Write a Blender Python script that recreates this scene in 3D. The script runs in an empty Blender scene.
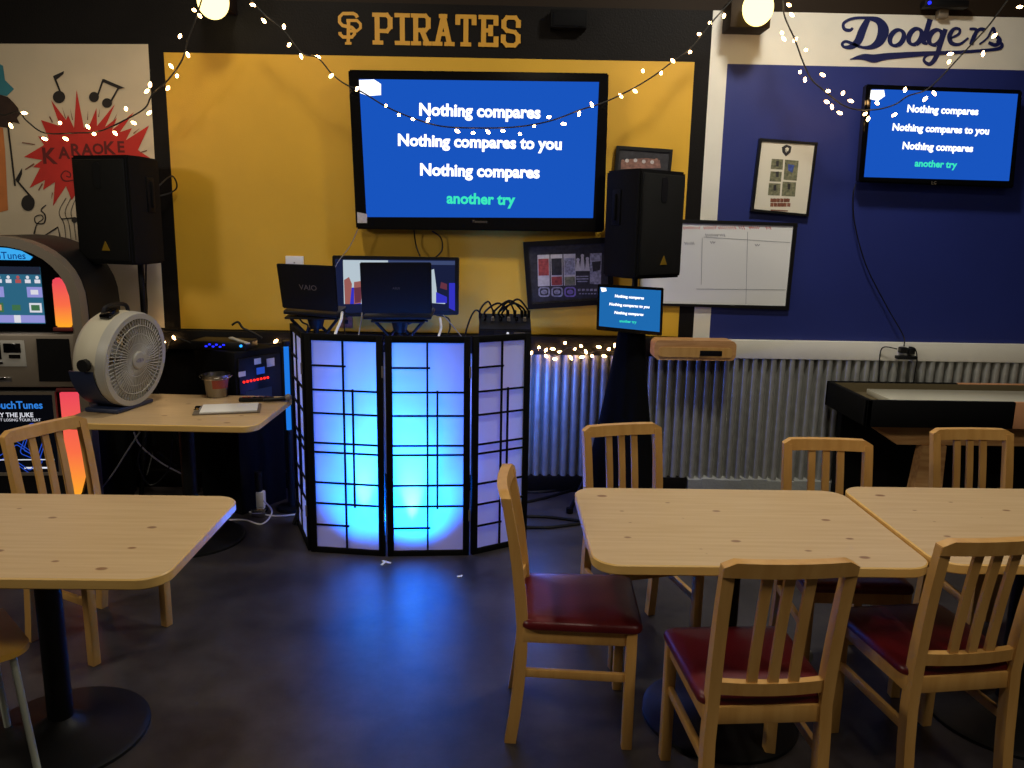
import bpy, bmesh, math, random
from mathutils import Vector, Matrix
random.seed(7)
R = math.radians
col = bpy.context.scene.collection
sc = bpy.context.scene

# ------------------------------------------------------------------ camera
H = 1.76; FPX = 799.05; PITCH, YAW, ROLL = R(11.239), R(1.024), R(1.046)
fwd = Vector((math.sin(YAW)*math.cos(PITCH), math.cos(YAW)*math.cos(PITCH), -math.sin(PITCH)))
rgt0 = Vector((math.cos(YAW), -math.sin(YAW), 0)); up0 = rgt0.cross(fwd)
rgt = rgt0*math.cos(ROLL) + up0*math.sin(ROLL)
upv = up0*math.cos(ROLL) - rgt0*math.sin(ROLL)
cam = bpy.data.cameras.new('camera'); cam.sensor_width = 36; cam.lens = FPX/1024*36; cam.clip_start = .05
camo = bpy.data.objects.new('camera', cam); col.objects.link(camo)
camo.matrix_world = Matrix(((rgt.x, upv.x, -fwd.x, 0), (rgt.y, upv.y, -fwd.y, 0), (rgt.z, upv.z, -fwd.z, H), (0, 0, 0, 1)))
sc.camera = camo

def ray(px, py): return rgt*((px-512)/FPX) - upv*((py-384)/FPX) + fwd
def at(px, py, Y):                      # point of the plane at distance Y seen at a pixel
    d = ray(px, py); return Vector((0, 0, H)) + d*(Y/d.y)
def atz(px, py, z):                     # point of the level z seen at a pixel
    d = ray(px, py); return Vector((0, 0, H)) + d*((z-H)/d.z)

# ------------------------------------------------------------------ world, lights, exposure
w = bpy.data.worlds.new('world'); sc.world = w; w.use_nodes = True
w.node_tree.nodes['Background'].inputs[0].default_value = (1.0, .80, .58, 1)
w.node_tree.nodes['Background'].inputs[1].default_value = .035
sc.view_settings.view_transform = 'Standard'; sc.view_settings.look = 'None'
sc.view_settings.exposure = 0; sc.view_settings.gamma = 1; sc.view_settings.use_curve_mapping = False

def lamp(name, kind, loc, energy, color, aim=None, **kw):
    l = bpy.data.lights.new(name, kind); l.energy = energy; l.color = color
    for k, v in kw.items(): setattr(l, k, v)
    o = bpy.data.objects.new(name, l); col.objects.link(o); o.location = loc
    if aim is not None: o.rotation_euler = (Vector(aim)-Vector(loc)).to_track_quat('-Z', 'Y').to_euler()
    return o
WARM = (1.0, .89, .72)
lamp('ceiling_lamp', 'AREA', (1.5, 3.75, 3.85), 52, (1, .95, .84), (1.5, 3.75, 0), size=.3)
lamp('ceiling_lamp', 'AREA', (-1.3, 3.75, 3.85), 26, WARM, (-1.3, 3.75, 0), size=.3)
lamp('ceiling_lamp', 'AREA', (.4, .6, 3.85), 22, WARM, (.4, .6, 0), size=.4)
lamp('ceiling_lamp', 'AREA', (2.2, .2, 3.85), 30, WARM, (2.2, .2, 0), size=.4)
lamp('left_fill', 'AREA', (-3.7, 1.6, 2.7), 34, WARM, (.8, 3.2, .6), size=.5)  # unseen source added at left to brighten left-facing edges and metal ribs
# colour uplights on the floor behind the folding screen
for ux, uy in ((-.70, 4.095), (-.45, 4.07)):
    lamp('uplight', 'SPOT', (ux, uy+.40, .04), 240, (0, .15, 1), (ux+.01, uy, .34), spot_size=R(72), spot_blend=.9, shadow_soft_size=.03)
    lamp('uplight', 'SPOT', (ux, uy+.40, .04), 260, (0, .15, 1), (ux+.01, uy, .80), spot_size=R(44), spot_blend=1, shadow_soft_size=.03)
    lamp('uplight', 'SPOT', (ux, uy+.06, .05), 130, (.10, .5, 1), (ux, uy, .46), spot_size=R(28), spot_blend=1, shadow_soft_size=.012)
lamp('blue_wash', 'POINT', (-.40, 4.66, .55), 11, (.15, .16, 1), shadow_soft_size=.08)
lamp('blue_wash', 'POINT', (.24, 4.84, .70), 9, (.04, .18, 1), shadow_soft_size=.08)

# ------------------------------------------------------------------ materials
def srgb(r, g, b):
    f = lambda c: (c/255/12.92) if c/255 <= .04045 else ((c/255+.055)/1.055)**2.4
    return (f(r), f(g), f(b), 1)
MATS = {}
def mat(name, rgb, rough=.5, metal=0, var=0, vscale=6, bump=0, bscale=60, emit=None, strength=0, spec=.5, coat=0):
    m = bpy.data.materials.new(name); m.use_nodes = True; MATS[name] = m
    nt = m.node_tree; b = nt.nodes['Principled BSDF']; c = srgb(*rgb)
    b.inputs['Base Color'].default_value = c; b.inputs['Roughness'].default_value = rough
    b.inputs['Metallic'].default_value = metal; b.inputs['Specular IOR Level'].default_value = spec
    b.inputs['Coat Weight'].default_value = coat
    if emit:
        b.inputs['Emission Color'].default_value = srgb(*emit); b.inputs['Emission Strength'].default_value = strength
    tc = None
    if var or bump: tc = nt.nodes.new('ShaderNodeTexCoord')
    if var:
        n = nt.nodes.new('ShaderNodeTexNoise'); n.inputs['Scale'].default_value = vscale; n.inputs['Detail'].default_value = 5
        nt.links.new(tc.outputs['Object'], n.inputs['Vector'])
        r = nt.nodes.new('ShaderNodeValToRGB'); r.color_ramp.elements[0].position = .3; r.color_ramp.elements[1].position = .7
        r.color_ramp.elements[0].color = tuple(x*(1-var) for x in c[:3])+(1,)
        r.color_ramp.elements[1].color = tuple(min(1, x*(1+var)) for x in c[:3])+(1,)
        nt.links.new(n.outputs['Fac'], r.inputs['Fac']); nt.links.new(r.outputs['Color'], b.inputs['Base Color'])
    if bump:
        n = nt.nodes.new('ShaderNodeTexNoise'); n.inputs['Scale'].default_value = bscale
        nt.links.new(tc.outputs['Object'], n.inputs['Vector'])
        u = nt.nodes.new('ShaderNodeBump'); u.inputs['Strength'].default_value = bump; u.inputs['Distance'].default_value = .01
        nt.links.new(n.outputs['Fac'], u.inputs['Height']); nt.links.new(u.outputs['Normal'], b.inputs['Normal'])
    return m
def glow(name, rgb, s=1.0):
    m = bpy.data.materials.new(name); m.use_nodes = True; nt = m.node_tree; nt.nodes.clear()
    o = nt.nodes.new('ShaderNodeOutputMaterial'); e = nt.nodes.new('ShaderNodeEmission')
    e.inputs[0].default_value = srgb(*rgb); e.inputs[1].default_value = s; nt.links.new(e.outputs[0], o.inputs[0])
    MATS[name] = m; return m
M = MATS
mat('yellow_paint', (212, 164, 40), .55, var=.05, vscale=2.5, bump=.10, bscale=140)
mat('black_paint', (17, 14, 12), .6, spec=.15, var=.15, vscale=4, bump=.2, bscale=90)
mat('white_paint', (222, 218, 205), .55, var=.03, bump=.1, bscale=140)
mat('blue_paint', (30, 42, 112), .5, var=.05, vscale=3, bump=.10, bscale=140)
mat('brown_paint', (38, 28, 18), .7, spec=.2)
mat('mural_white', (206, 192, 164), .7, var=.05, vscale=3)
mat('mural_red', (190, 40, 30), .7, var=.1, vscale=8)
mat('mural_dark_red', (96, 18, 16), .7)
mat('mural_black', (28, 22, 18), .7)
mat('mural_teal', (50, 126, 140), .7, var=.15)
mat('mural_orange', (200, 120, 60), .7, var=.15)
mat('mural_hair', (52, 34, 24), .8, var=.3, vscale=20)
mat('gold_letter', (205, 152, 44), .55)
mat('navy_letter', (18, 27, 82), .5)
mat('ceiling', (40, 34, 28), .8)
mat('concrete_curb', (150, 152, 146), .8, var=.12, vscale=12, bump=.3)
mat('black_plastic', (14, 14, 15), .45, spec=.3)
mat('black_matte', (7, 7, 8), .75, spec=.15, bump=.2, bscale=200)
mat('black_cloth', (5, 5, 6), .95, spec=.1)
mat('black_gloss', (8, 8, 10), .12, coat=.3)
mat('frame_black', (14, 14, 15), .35)
mat('speaker_grille', (12, 12, 11), .7, spec=.2, bump=.6, bscale=420)
mat('gold_badge', (200, 160, 50), .3, metal=.7)
mat('grey_plastic', (122, 112, 98), .4, metal=.2)
mat('fan_grey', (168, 166, 158), .45)
mat('fan_cream', (196, 190, 168), .5)
mat('fan_navy', (34, 44, 72), .45)
mat('steel', (150, 146, 138), .28, metal=1)
mat('chrome', (225, 225, 225), .12, metal=1)
mat('white_plastic', (222, 220, 214), .45)
mat('white_paper', (226, 226, 222), .8)
mat('pic_white', (214, 208, 190), .6)
mat('pic_red', (150, 60, 55), .6, var=.4, vscale=60)
mat('pic_olive', (110, 110, 84), .6, var=.5, vscale=60)
mat('pic_grey', (140, 138, 150), .6, var=.5, vscale=70)
mat('pic_pale', (186, 180, 178), .6, var=.15, vscale=70)
mat('pic_purple', (120, 100, 160), .6, var=.3, vscale=70)
mat('pic_brown', (120, 70, 50), .6, var=.4, vscale=60)
mat('pic_blue', (60, 80, 150), .6, var=.4, vscale=50)
mat('pic_skin', (128, 92, 80), .6, var=.4, vscale=60)
mat('pic_dark', (40, 38, 42), .6, var=.5, vscale=50)
mat('marker_red', (190, 50, 50), .6); mat('marker_grey', (110, 112, 120), .6)
mat('board_white', (226, 226, 222), .25)
mat('vinyl', (88, 15, 21), .34, var=.06, vscale=10, bump=.05, bscale=120)
mat('felt_tan', (96, 84, 56), .9)
mat('playfield', (200, 196, 176), .2, coat=.4)
mat('game_wood', (186, 132, 92), .5, var=.1)
mat('galvanized', (160, 160, 154), .45, metal=.4, var=.12, vscale=18)
mat('paper_cup', (214, 222, 214), .7)
mat('stool_yellow', (206, 158, 62), .4, var=.06)
mat('pale_metal', (186, 192, 178), .4, metal=.2)
mat('grey_cable', (120, 118, 120), .5)
mat('sticker_red', (150, 66, 48), .5)
mat('wire_green', (16, 15, 11), .7)
glow('screen_blue', (24, 84, 190)); glow('screen_cyan', (30, 105, 175)); glow('lyric_white', (255, 255, 255), 1.6); glow('lyric_green', (60, 235, 190), 1.0)
glow('bulb_glow', (255, 200, 130), 24); glow('globe_glow', (255, 226, 140), 3.2)
glow('led_red', (255, 40, 30), 2); glow('led_blue', (30, 40, 255), 2.5); glow('led_cyan', (40, 150, 255), 2)
glow('tube_blue', (30, 120, 225), 1.0)
glow('sign_blue', (60, 170, 240), 1); glow('sign_navy', (12, 60, 130), 1)
glow('ui_teal', (50, 110, 140), .8); glow('ui_dark', (36, 42, 60), .8); glow('ui_white', (225, 225, 235), .9); glow('ui_lilac', (150, 150, 220), .9)
glow('ui_orange', (220, 160, 110), .9); glow('ui_red', (190, 90, 90), .8); glow('ui_green', (70, 120, 80), .8)
glow('poster_black', (8, 9, 14), .8); glow('poster_blue', (50, 130, 225), .9); glow('poster_line', (40, 80, 200), .8)
glow('mon_dark', (24, 30, 60), 1); glow('mon_bar', (60, 72, 110), 1); glow('mon_blue', (50, 50, 190), 1)
glow('mon_pale', (180, 195, 205), 1); glow('mon_skin', (150, 90, 85), 1); glow('mon_red', (100, 50, 65), 1)

def wood(name, base, dark, scale, knots=False, rough=.4):
    m = bpy.data.materials.new(name); m.use_nodes = True; MATS[name] = m
    nt = m.node_tree; b = nt.nodes['Principled BSDF']; b.inputs['Roughness'].default_value = rough
    tc = nt.nodes.new('ShaderNodeTexCoord'); mp = nt.nodes.new('ShaderNodeMapping')
    mp.inputs['Scale'].default_value = scale
    nt.links.new(tc.outputs['Object'], mp.inputs['Vector'])
    n = nt.nodes.new('ShaderNodeTexNoise'); n.inputs['Scale'].default_value = 1; n.inputs['Detail'].default_value = 4
    nt.links.new(mp.outputs[0], n.inputs['Vector'])
    r = nt.nodes.new('ShaderNodeValToRGB'); r.color_ramp.elements[0].position = .32; r.color_ramp.elements[1].position = .68
    r.color_ramp.elements[0].color = srgb(*dark); r.color_ramp.elements[1].color = srgb(*base)
    nt.links.new(n.outputs['Fac'], r.inputs['Fac']); out = r.outputs['Color']
    if knots:
        mk = nt.nodes.new('ShaderNodeMapping'); mk.inputs['Scale'].default_value = (5.3, 8.6, 1); mk.inputs['Location'].default_value = (.3, .15, .5)
        nt.links.new(tc.outputs['Object'], mk.inputs['Vector'])
        nn = nt.nodes.new('ShaderNodeTexNoise'); nn.inputs['Scale'].default_value = 30
        nt.links.new(tc.outputs['Object'], nn.inputs['Vector'])
        v = nt.nodes.new('ShaderNodeTexVoronoi'); v.voronoi_dimensions = '2D'; v.inputs['Scale'].default_value = 1
        nt.links.new(mk.outputs[0], v.inputs['Vector'])
        sx = nt.nodes.new('ShaderNodeSeparateColor'); nt.links.new(v.outputs['Color'], sx.inputs[0])
        ma = nt.nodes.new('ShaderNodeMath'); ma.operation = 'MULTIPLY_ADD'          # knot radius differs from cell to cell, some cells have none
        nt.links.new(sx.outputs[0], ma.inputs[0]); ma.inputs[1].default_value = -.22; ma.inputs[2].default_value = .11
        su = nt.nodes.new('ShaderNodeMath'); su.operation = 'SUBTRACT'
        nt.links.new(ma.outputs[0], su.inputs[0]); nt.links.new(v.outputs['Distance'], su.inputs[1])
        sm = nt.nodes.new('ShaderNodeMapRange'); sm.inputs['From Min'].default_value = -.015; sm.inputs['From Max'].default_value = .02
        sm.inputs['To Max'].default_value = .75
        nt.links.new(su.outputs[0], sm.inputs['Value'])
        mx = nt.nodes.new('ShaderNodeMix'); mx.data_type = 'RGBA'; mx.inputs[7].default_value = srgb(112, 66, 36)
        nt.links.new(sm.outputs[0], mx.inputs[0]); nt.links.new(out, mx.inputs[6]); out = mx.outputs[2]
    nt.links.new(out, b.inputs['Base Color'])
    return m
wood('table_pine', (200, 172, 130), (190, 160, 117), (3, 60, 3), True, .38)
wood('edge_pine', (226, 186, 112), (216, 174, 98), (3, 60, 30), False, .4)
wood('chair_beech', (206, 160, 92), (192, 144, 76), (30, 30, 3), False, .35)
wood('box_wood', (206, 160, 104), (176, 124, 72), (4, 40, 40), False, .5)

def floor_mat():
    m = bpy.data.materials.new('dark_concrete'); m.use_nodes = True; MATS['dark_concrete'] = m
    nt = m.node_tree; b = nt.nodes['Principled BSDF']
    tc = nt.nodes.new('ShaderNodeTexCoord')
    n = nt.nodes.new('ShaderNodeTexNoise'); n.inputs['Scale'].default_value = 2.2; n.inputs['Detail'].default_value = 10; n.inputs['Roughness'].default_value = .72
    nt.links.new(tc.outputs['Object'], n.inputs['Vector'])
    r = nt.nodes.new('ShaderNodeValToRGB'); r.color_ramp.elements[0].position = .35; r.color_ramp.elements[1].position = .72
    r.color_ramp.elements[0].color = srgb(34, 31, 32); r.color_ramp.elements[1].color = srgb(72, 67, 67)
    nt.links.new(n.outputs['Fac'], r.inputs['Fac']); nt.links.new(r.outputs[0], b.inputs['Base Color'])
    q = nt.nodes.new('ShaderNodeMapRange'); q.inputs['To Min'].default_value = .30; q.inputs['To Max'].default_value = .44
    nt.links.new(n.outputs['Fac'], q.inputs['Value']); nt.links.new(q.outputs[0], b.inputs['Roughness'])
    return m
floor_mat()
def fabric_mat():
    m = bpy.data.materials.new('screen_fabric'); m.use_nodes = True; MATS['screen_fabric'] = m
    nt = m.node_tree; nt.nodes.clear()
    o = nt.nodes.new('ShaderNodeOutputMaterial'); mx = nt.nodes.new('ShaderNodeMixShader'); mx.inputs[0].default_value = .5
    d = nt.nodes.new('ShaderNodeBsdfDiffuse'); t = nt.nodes.new('ShaderNodeBsdfTranslucent')
    d.inputs[0].default_value = srgb(244, 240, 244); t.inputs[0].default_value = srgb(244, 244, 248)
    nt.links.new(d.outputs[0], mx.inputs[1]); nt.links.new(t.outputs[0], mx.inputs[2]); nt.links.new(mx.outputs[0], o.inputs[0])
fabric_mat()
def tube_mat():
    m = bpy.data.materials.new('tube_flame'); m.use_nodes = True; MATS['tube_flame'] = m
    nt = m.node_tree; nt.nodes.clear()
    o = nt.nodes.new('ShaderNodeOutputMaterial'); e = nt.nodes.new('ShaderNodeEmission'); e.inputs[1].default_value = 1.0
    tc = nt.nodes.new('ShaderNodeTexCoord'); s = nt.nodes.new('ShaderNodeSeparateXYZ'); r = nt.nodes.new('ShaderNodeValToRGB')
    nt.links.new(tc.outputs['Generated'], s.inputs[0]); nt.links.new(s.outputs[2], r.inputs[0])
    r.color_ramp.elements[0].color = srgb(255, 170, 40); r.color_ramp.elements[1].color = srgb(235, 70, 90)
    el = r.color_ramp.elements.new(.45); el.color = srgb(250, 110, 70)
    nt.links.new(r.outputs[0], e.inputs[0]); nt.links.new(e.outputs[0], o.inputs[0])
tube_mat()

# ------------------------------------------------------------------ mesh helpers
class MB:
    def __init__(self): self.bm = bmesh.new(); self.lift = 0; self.fat = 1
    def faces(self, vs, fs, mi=0):
        v = [self.bm.verts.new(p) for p in vs]
        for f in fs:
            try: self.bm.faces.new([v[i] for i in f]).material_index = mi
            except ValueError: pass
        return self
    def box(self, c, s, rot=None, mi=0, bev=0, seg=2):
        b = bmesh.new(); bmesh.ops.create_cube(b, size=1)
        for v in b.verts: v.co = Vector((v.co.x*s[0], v.co.y*s[1], v.co.z*s[2]))
        if bev: bmesh.ops.bevel(b, geom=b.edges[:], offset=bev, segments=seg, affect='EDGES', profile=.5)
        mt = Matrix.Translation(c)
        if rot: mt = mt @ (Matrix.Rotation(rot[2], 4, 'Z') @ Matrix.Rotation(rot[1], 4, 'Y') @ Matrix.Rotation(rot[0], 4, 'X'))
        return self.add(b, mt, mi)
    def add(self, b, mt=None, mi=0):
        if mt is not None: b.transform(mt)
        mp = {v: self.bm.verts.new(v.co) for v in b.verts}
        for f in b.faces:
            try: self.bm.faces.new([mp[v] for v in f.verts]).material_index = mi
            except ValueError: pass
        b.free(); return self
    def cyl(self, p0, p1, r0, r1=None, n=16, mi=0):
        p0, p1 = Vector(p0), Vector(p1); r1 = r0 if r1 is None else r1
        q = (p1-p0).to_track_quat('Z', 'Y'); L = (p1-p0).length
        vs = []
        for k, (r, z) in enumerate(((r0, 0), (r1, L))):
            for i in range(n):
                a = 2*math.pi*i/n; vs.append(p0 + q @ Vector((r*math.cos(a), r*math.sin(a), z)))
        fs = [(i, (i+1) % n, n+(i+1) % n, n+i) for i in range(n)] + [tuple(range(n-1, -1, -1)), tuple(range(n, 2*n))]
        return self.faces(vs, fs, mi)
    def tube(self, pts, r, n=8, mi=0, smooth=0):
        pts = [Vector(p) for p in pts]
        if smooth: pts = catmull(pts, smooth)
        vs = []; N = len(pts); prev = None
        for i, p in enumerate(pts):
            t = (pts[min(i+1, N-1)]-pts[max(i-1, 0)]).normalized()
            if prev is None:
                a = Vector((0, 0, 1)) if abs(t.z) < .9 else Vector((1, 0, 0)); u = t.cross(a).normalized()
            else: u = (prev - t*prev.dot(t)).normalized()
            prev = u; v = t.cross(u)
            rr = r[i] if isinstance(r, (list, tuple)) else r
            for k in range(n):
                an = 2*math.pi*k/n; vs.append(p + u*(rr*math.cos(an)) + v*(rr*math.sin(an)))
        fs = [(i*n+k, i*n+(k+1) % n, (i+1)*n+(k+1) % n, (i+1)*n+k) for i in range(N-1) for k in range(n)]
        fs += [tuple(range(n-1, -1, -1)), tuple(range((N-1)*n, N*n))]
        return self.faces(vs, fs, mi)
    def lathe(self, prof, n=32, mi=0, mt=None, cap=True):
        vs = []; m = len(prof)
        for (r, z) in prof:
            for i in range(n):
                a = 2*math.pi*i/n; p = Vector((r*math.cos(a), r*math.sin(a), z)); vs.append(mt @ p if mt else p)
        fs = [(j*n+i, j*n+(i+1) % n, (j+1)*n+(i+1) % n, (j+1)*n+i) for j in range(m-1) for i in range(n)]
        if cap: fs += [tuple(range(n-1, -1, -1)), tuple(range((m-1)*n, m*n))]
        return self.faces(vs, fs, mi)
    def prism(self, poly, f0, f1, mi=0):     # poly of (u, v); f0 and f1 place the two faces
        n = len(poly); vs = [f0(u, v) for u, v in poly] + [f1(u, v) for u, v in poly]
        fs = [tuple(range(n)), tuple(range(2*n-1, n-1, -1))] + [(i, n+i, n+(i+1) % n, (i+1) % n) for i in range(n)]
        return self.faces(vs, fs, mi)
    def flat(self, poly, f, mi=0): return self.faces([f(u, v) for u, v in poly], [tuple(range(len(poly)))], mi)
    def rect(self, u0, v0, u1, v1, f, mi=0): return self.flat([(u0, v0), (u1, v0), (u1, v1), (u0, v1)], f, mi)
    def disc(self, u, v, r, f, mi=0, ry=None, n=20):
        return self.flat([(u+r*math.cos(2*math.pi*i/n), v+(ry or r)*math.sin(2*math.pi*i/n)) for i in range(n)], f, mi)
    def stroke(self, pts, f, mi=0, smooth=0):    # pts of (u, v, width)
        P = [Vector(p) for p in pts]
        if smooth: P = catmull(P, smooth)
        L, Rr = [], []
        for i, p in enumerate(P):
            t = (P[min(i+1, len(P)-1)]-P[max(i-1, 0)]); t = Vector((t.x, t.y)); t = t.normalized() if t.length else Vector((1, 0))
            nrm = Vector((-t.y, t.x))*abs(p.z)*self.fat/2
            L.append((p.x+nrm.x, p.y+nrm.y)); Rr.append((p.x-nrm.x, p.y-nrm.y))
        self.lift += .00012; up = Vector((0, -self.lift, 0))
        vs = [f(*a)+up for a in L]+[f(*a)+up for a in Rr]; n = len(P)
        return self.faces(vs, [(i, i+1, n+i+1, n+i) for i in range(n-1)], mi)
    def text(self, s, f, cu, cv, width=None, size=None, mi=0, bold=0, shear=0):
        cu_ = bpy.data.curves.new('t', 'FONT'); cu_.body = s; cu_.resolution_u = 3; cu_.offset = bold; cu_.shear = shear
        o = bpy.data.objects.new('t', cu_); col.objects.link(o); bpy.context.view_layer.update()
        me = bpy.data.meshes.new_from_object(o.evaluated_get(bpy.context.evaluated_depsgraph_get()))
        xs = [v.co.x for v in me.vertices]; ys = [v.co.y for v in me.vertices]
        x0, x1, y0, y1 = min(xs), max(xs), 0, .72
        k = width/(x1-x0) if width else size
        vs = [f(cu+(v.co.x-(x0+x1)/2)*k, cv+(v.co.y-.33)*k) for v in me.vertices]
        self.faces(vs, [tuple(p.vertices) for p in me.polygons], mi)
        bpy.data.objects.remove(o); bpy.data.meshes.remove(me); bpy.data.curves.remove(cu_)
        return self
    def build(self, name, mats, parent=None, sharp=35, flatmesh=False, loc=None):
        if not flatmesh: bmesh.ops.recalc_face_normals(self.bm, faces=self.bm.faces[:])
        me = bpy.data.meshes.new(name); self.bm.to_mesh(me); self.bm.free()
        for m in (mats if isinstance(mats, (list, tuple)) else [mats]): me.materials.append(MATS[m])
        for p in me.polygons: p.use_smooth = True
        me.set_sharp_from_angle(angle=R(sharp))
        o = bpy.data.objects.new(name, me); col.objects.link(o)
        if parent is not None: o.parent = parent
        if loc is not None: o.location = loc
        return o
def catmull(P, k):
    out = []
    for i in range(len(P)-1):
        p0 = P[max(i-1, 0)]; p1 = P[i]; p2 = P[i+1]; p3 = P[min(i+2, len(P)-1)]
        for j in range(k):
            t = j/k
            out.append(.5*((2*p1)+(p2-p0)*t+(2*p0-5*p1+4*p2-p3)*t*t+(3*p1-p0-3*p2+p3)*t**3))
    out.append(P[-1]); return out
def tag(o, label=None, cat=None, group=None, kind=None):
    if label: o['label'] = label
    if cat: o['category'] = cat
    if group: o['group'] = group
    if kind: o['kind'] = kind
    return o
def thing(name, label, cat, loc=(0, 0, 0), rotz=0, group=None):
    o = bpy.data.objects.new(name, None); col.objects.link(o); o.empty_display_size = .1
    o.location = loc; o.rotation_euler = (0, 0, rotz); return tag(o, label, cat, group)
def dup(root, loc, rotz, label):
    r = root.copy(); col.objects.link(r); r.location = loc; r.rotation_euler = (0, 0, rotz); r['label'] = label
    for ch in list(root.children):
        c = ch.copy(); col.objects.link(c); c.parent = r
        for g in ch.children:
            d = g.copy(); col.objects.link(d); d.parent = c
    return r
def struct(o): o['kind'] = 'structure'; return o
def rel(o, base): return lambda p: Vector(p)-Vector(base)
def wallf(Y): return lambda x, z: Vector((x, Y, z))          # plane coordinates on an upright sheet
def pixf(Y, base=(0, 0, 0)): return lambda px, py: at(px, py, Y)-Vector(base)
def rounded(w, h, r, n=6):
    P = []
    for cx, cy, a0 in ((w/2-r, h/2-r, 0), (-w/2+r, h/2-r, 90), (-w/2+r, -h/2+r, 180), (w/2-r, -h/2+r, 270)):
        for i in range(n+1):
            a = R(a0+90*i/n); P.append((cx+r*math.cos(a), cy+r*math.sin(a)))
    return P

# ------------------------------------------------------------------ the setting
WY = 5.2
struct(MB().box((.3, 1.6, -.05), (9.4, 7.6, .1)).build('floor', 'dark_concrete'))
struct(MB().box((.3, 1.6, 4.05), (9.4, 7.6, .1)).build('ceiling', 'ceiling'))
struct(MB().box((-4.35, 1.6, 2), (.1, 7.6, 4)).build('wall_left', 'black_paint'))
struct(MB().box((4.95, 1.6, 2), (.1, 7.6, 4)).build('wall_right', 'black_paint'))
wb = MB(); wb.box((.3, WY+.06, 2), (9.4, .1, 4), mi=1)
f = wallf(WY)
def reg(x0, z0, x1, z1, mi): wb.rect(x0, z0, x1, z1, f, mi)
XL, XR = -4.4, 5.0
reg(XL, 0, XR, .93, 1)
reg(XL, .93, -2.067, 1.065, 1); reg(-2.067, .93, 1.18, 1.062, 1)
wb.flat([(XL, 1.065), (-2.172, 1.065), (-2.158, 2.80), (XL, 2.76)], f, 4)
wb.flat([(-2.172, 1.065), (-2.067, 1.065), (-2.067, 2.755), (-2.158, 2.80)], f, 1)
wb.flat([(-2.067, 1.062), (1.178, 1.055), (1.182, 2.766), (-2.067, 2.755)], f, 0)
wb.flat([(1.178, .93), (1.277, .93), (1.277, 3.065), (1.182, 2.766)], f, 1)
wb.flat([(XL, 2.76), (-2.158, 2.80), (-2.067, 2.755), (1.182, 2.766), (1.277, 3.065), (XL, 3.065)], f, 1)
reg(1.277, .93, 1.386, 3.065, 2); reg(1.386, .93, XR, 2.760, 3); reg(1.386, 2.760, XR, 3.065, 2)
reg(XL, 3.065, XR, 4.0, 5)
struct(wb.build('wall_back', ['yellow_paint', 'black_paint', 'white_paint', 'blue_paint', 'mural_white', 'brown_paint'], flatmesh=False))
struct(MB().box((3.19, WY-.028, .990), (3.62, .056, .12), bev=.004).build('trim_1', 'white_paint'))
struct(MB().box((-1.51, WY-.028, .995), (5.78, .056, .12), bev=.004).build('trim_2', 'black_paint'))
# corrugated metal wainscot
cg = MB(); pitch = .062; X0, X1 = -1.15, 4.9; N = int((X1-X0)/pitch*16); vs = []; fs = []
for i in range(N+1):
    x = X0+(X1-X0)*i/N; q = (x/pitch) % 1                      # rounded crest, then a deep narrow valley
    y = WY-.046-.004*math.sin(math.pi*q/.5) if q < .5 else WY-.046+.042*(1-abs(2*(q-.5)/.5-1)**1.3)
    vs += [(x, y, .10), (x, y, .935)]
fs = [(2*i, 2*i+2, 2*i+3, 2*i+1) for i in range(N)]
struct(cg.faces(vs, fs).build('trim_3', 'galvanized', sharp=80))
struct(MB().box((-1.52, WY-.028, .055), (5.6, .056, .11), bev=.004).build('baseboard_left', 'black_paint'))
b = MB(); nseg = 40
for i in range(nseg):
    x0 = 1.29+3.6*i/nseg; hgt = .112+.005*math.sin(i*1.7)+.004*math.sin(i*.6); d = .065+.006*math.sin(i*.9)
    x1 = 1.29+3.6*(i+1)/nseg
    b.faces([(x0, WY, 0), (x1, WY, 0), (x1, WY-d, 0), (x0, WY-d, 0), (x0, WY, hgt), (x1, WY, hgt), (x1, WY-d, hgt-.012), (x0, WY-d, hgt-.012)],
            [(0, 1, 2, 3), (4, 5, 6, 7), (0, 1, 5, 4), (2, 3, 7, 6), (1, 2, 6, 5), (0, 3, 7, 4)])
struct(b.build('baseboard_right', 'concrete_curb', sharp=60))

# ------------------------------------------------------------------ painted wall art and lettering
def art(name, label, cat, px, Y=WY-.003):
    base = at(px[0], px[1], Y); t = thing(name, label, cat, base)
    return t, pixf(Y, base), pixf(Y-.0015, base), pixf(Y-.003, base)
t, f0, f1, f2 = art('karaoke_mural', 'hand painted karaoke mural with red starburst and black music notes on white wall', 'mural', (75, 160))
burst = [(24, 157), (44, 145), (38, 136), (49, 139), (41, 120), (60, 126), (51, 100), (66, 120), (68, 115), (74, 128), (76.5, 90), (84, 128), (90, 124), (96.5, 108), (97, 126),
         (115, 104), (105, 127), (117, 118), (112, 130), (134, 112), (120, 132), (132, 128), (126, 140), (149, 125.5), (138, 150), (150, 158), (136, 168), (140, 185), (120, 190), (110, 215), (100, 192), (85, 212), (80, 188), (71.5, 200), (66, 186), (53, 206), (55, 182), (43, 190), (45, 180), (29.5, 188), (40, 168), (33, 167), (42, 160)]
cx, cy = 88, 155
b = MB(); b.flat(burst, f0)
b.build('starburst', 'mural_red', t, flatmesh=True)
b = MB()
for ch, x, y, s in (('K', 50, 156, 20), ('A', 64, 153, 15), ('R', 76, 150, 15), ('A', 87, 150, 15), ('O', 98, 149, 13), ('K', 110, 148, 16), ('E', 121, 147, 14)):
    c = f1(x, y); b.text(ch, lambda u, v: Vector((c.x+u, c.y, c.z+v)), 0, 0, size=s/150, bold=.03)
b.build('karaoke_lettering', 'mural_dark_red', t, flatmesh=True); b = MB()
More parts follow.
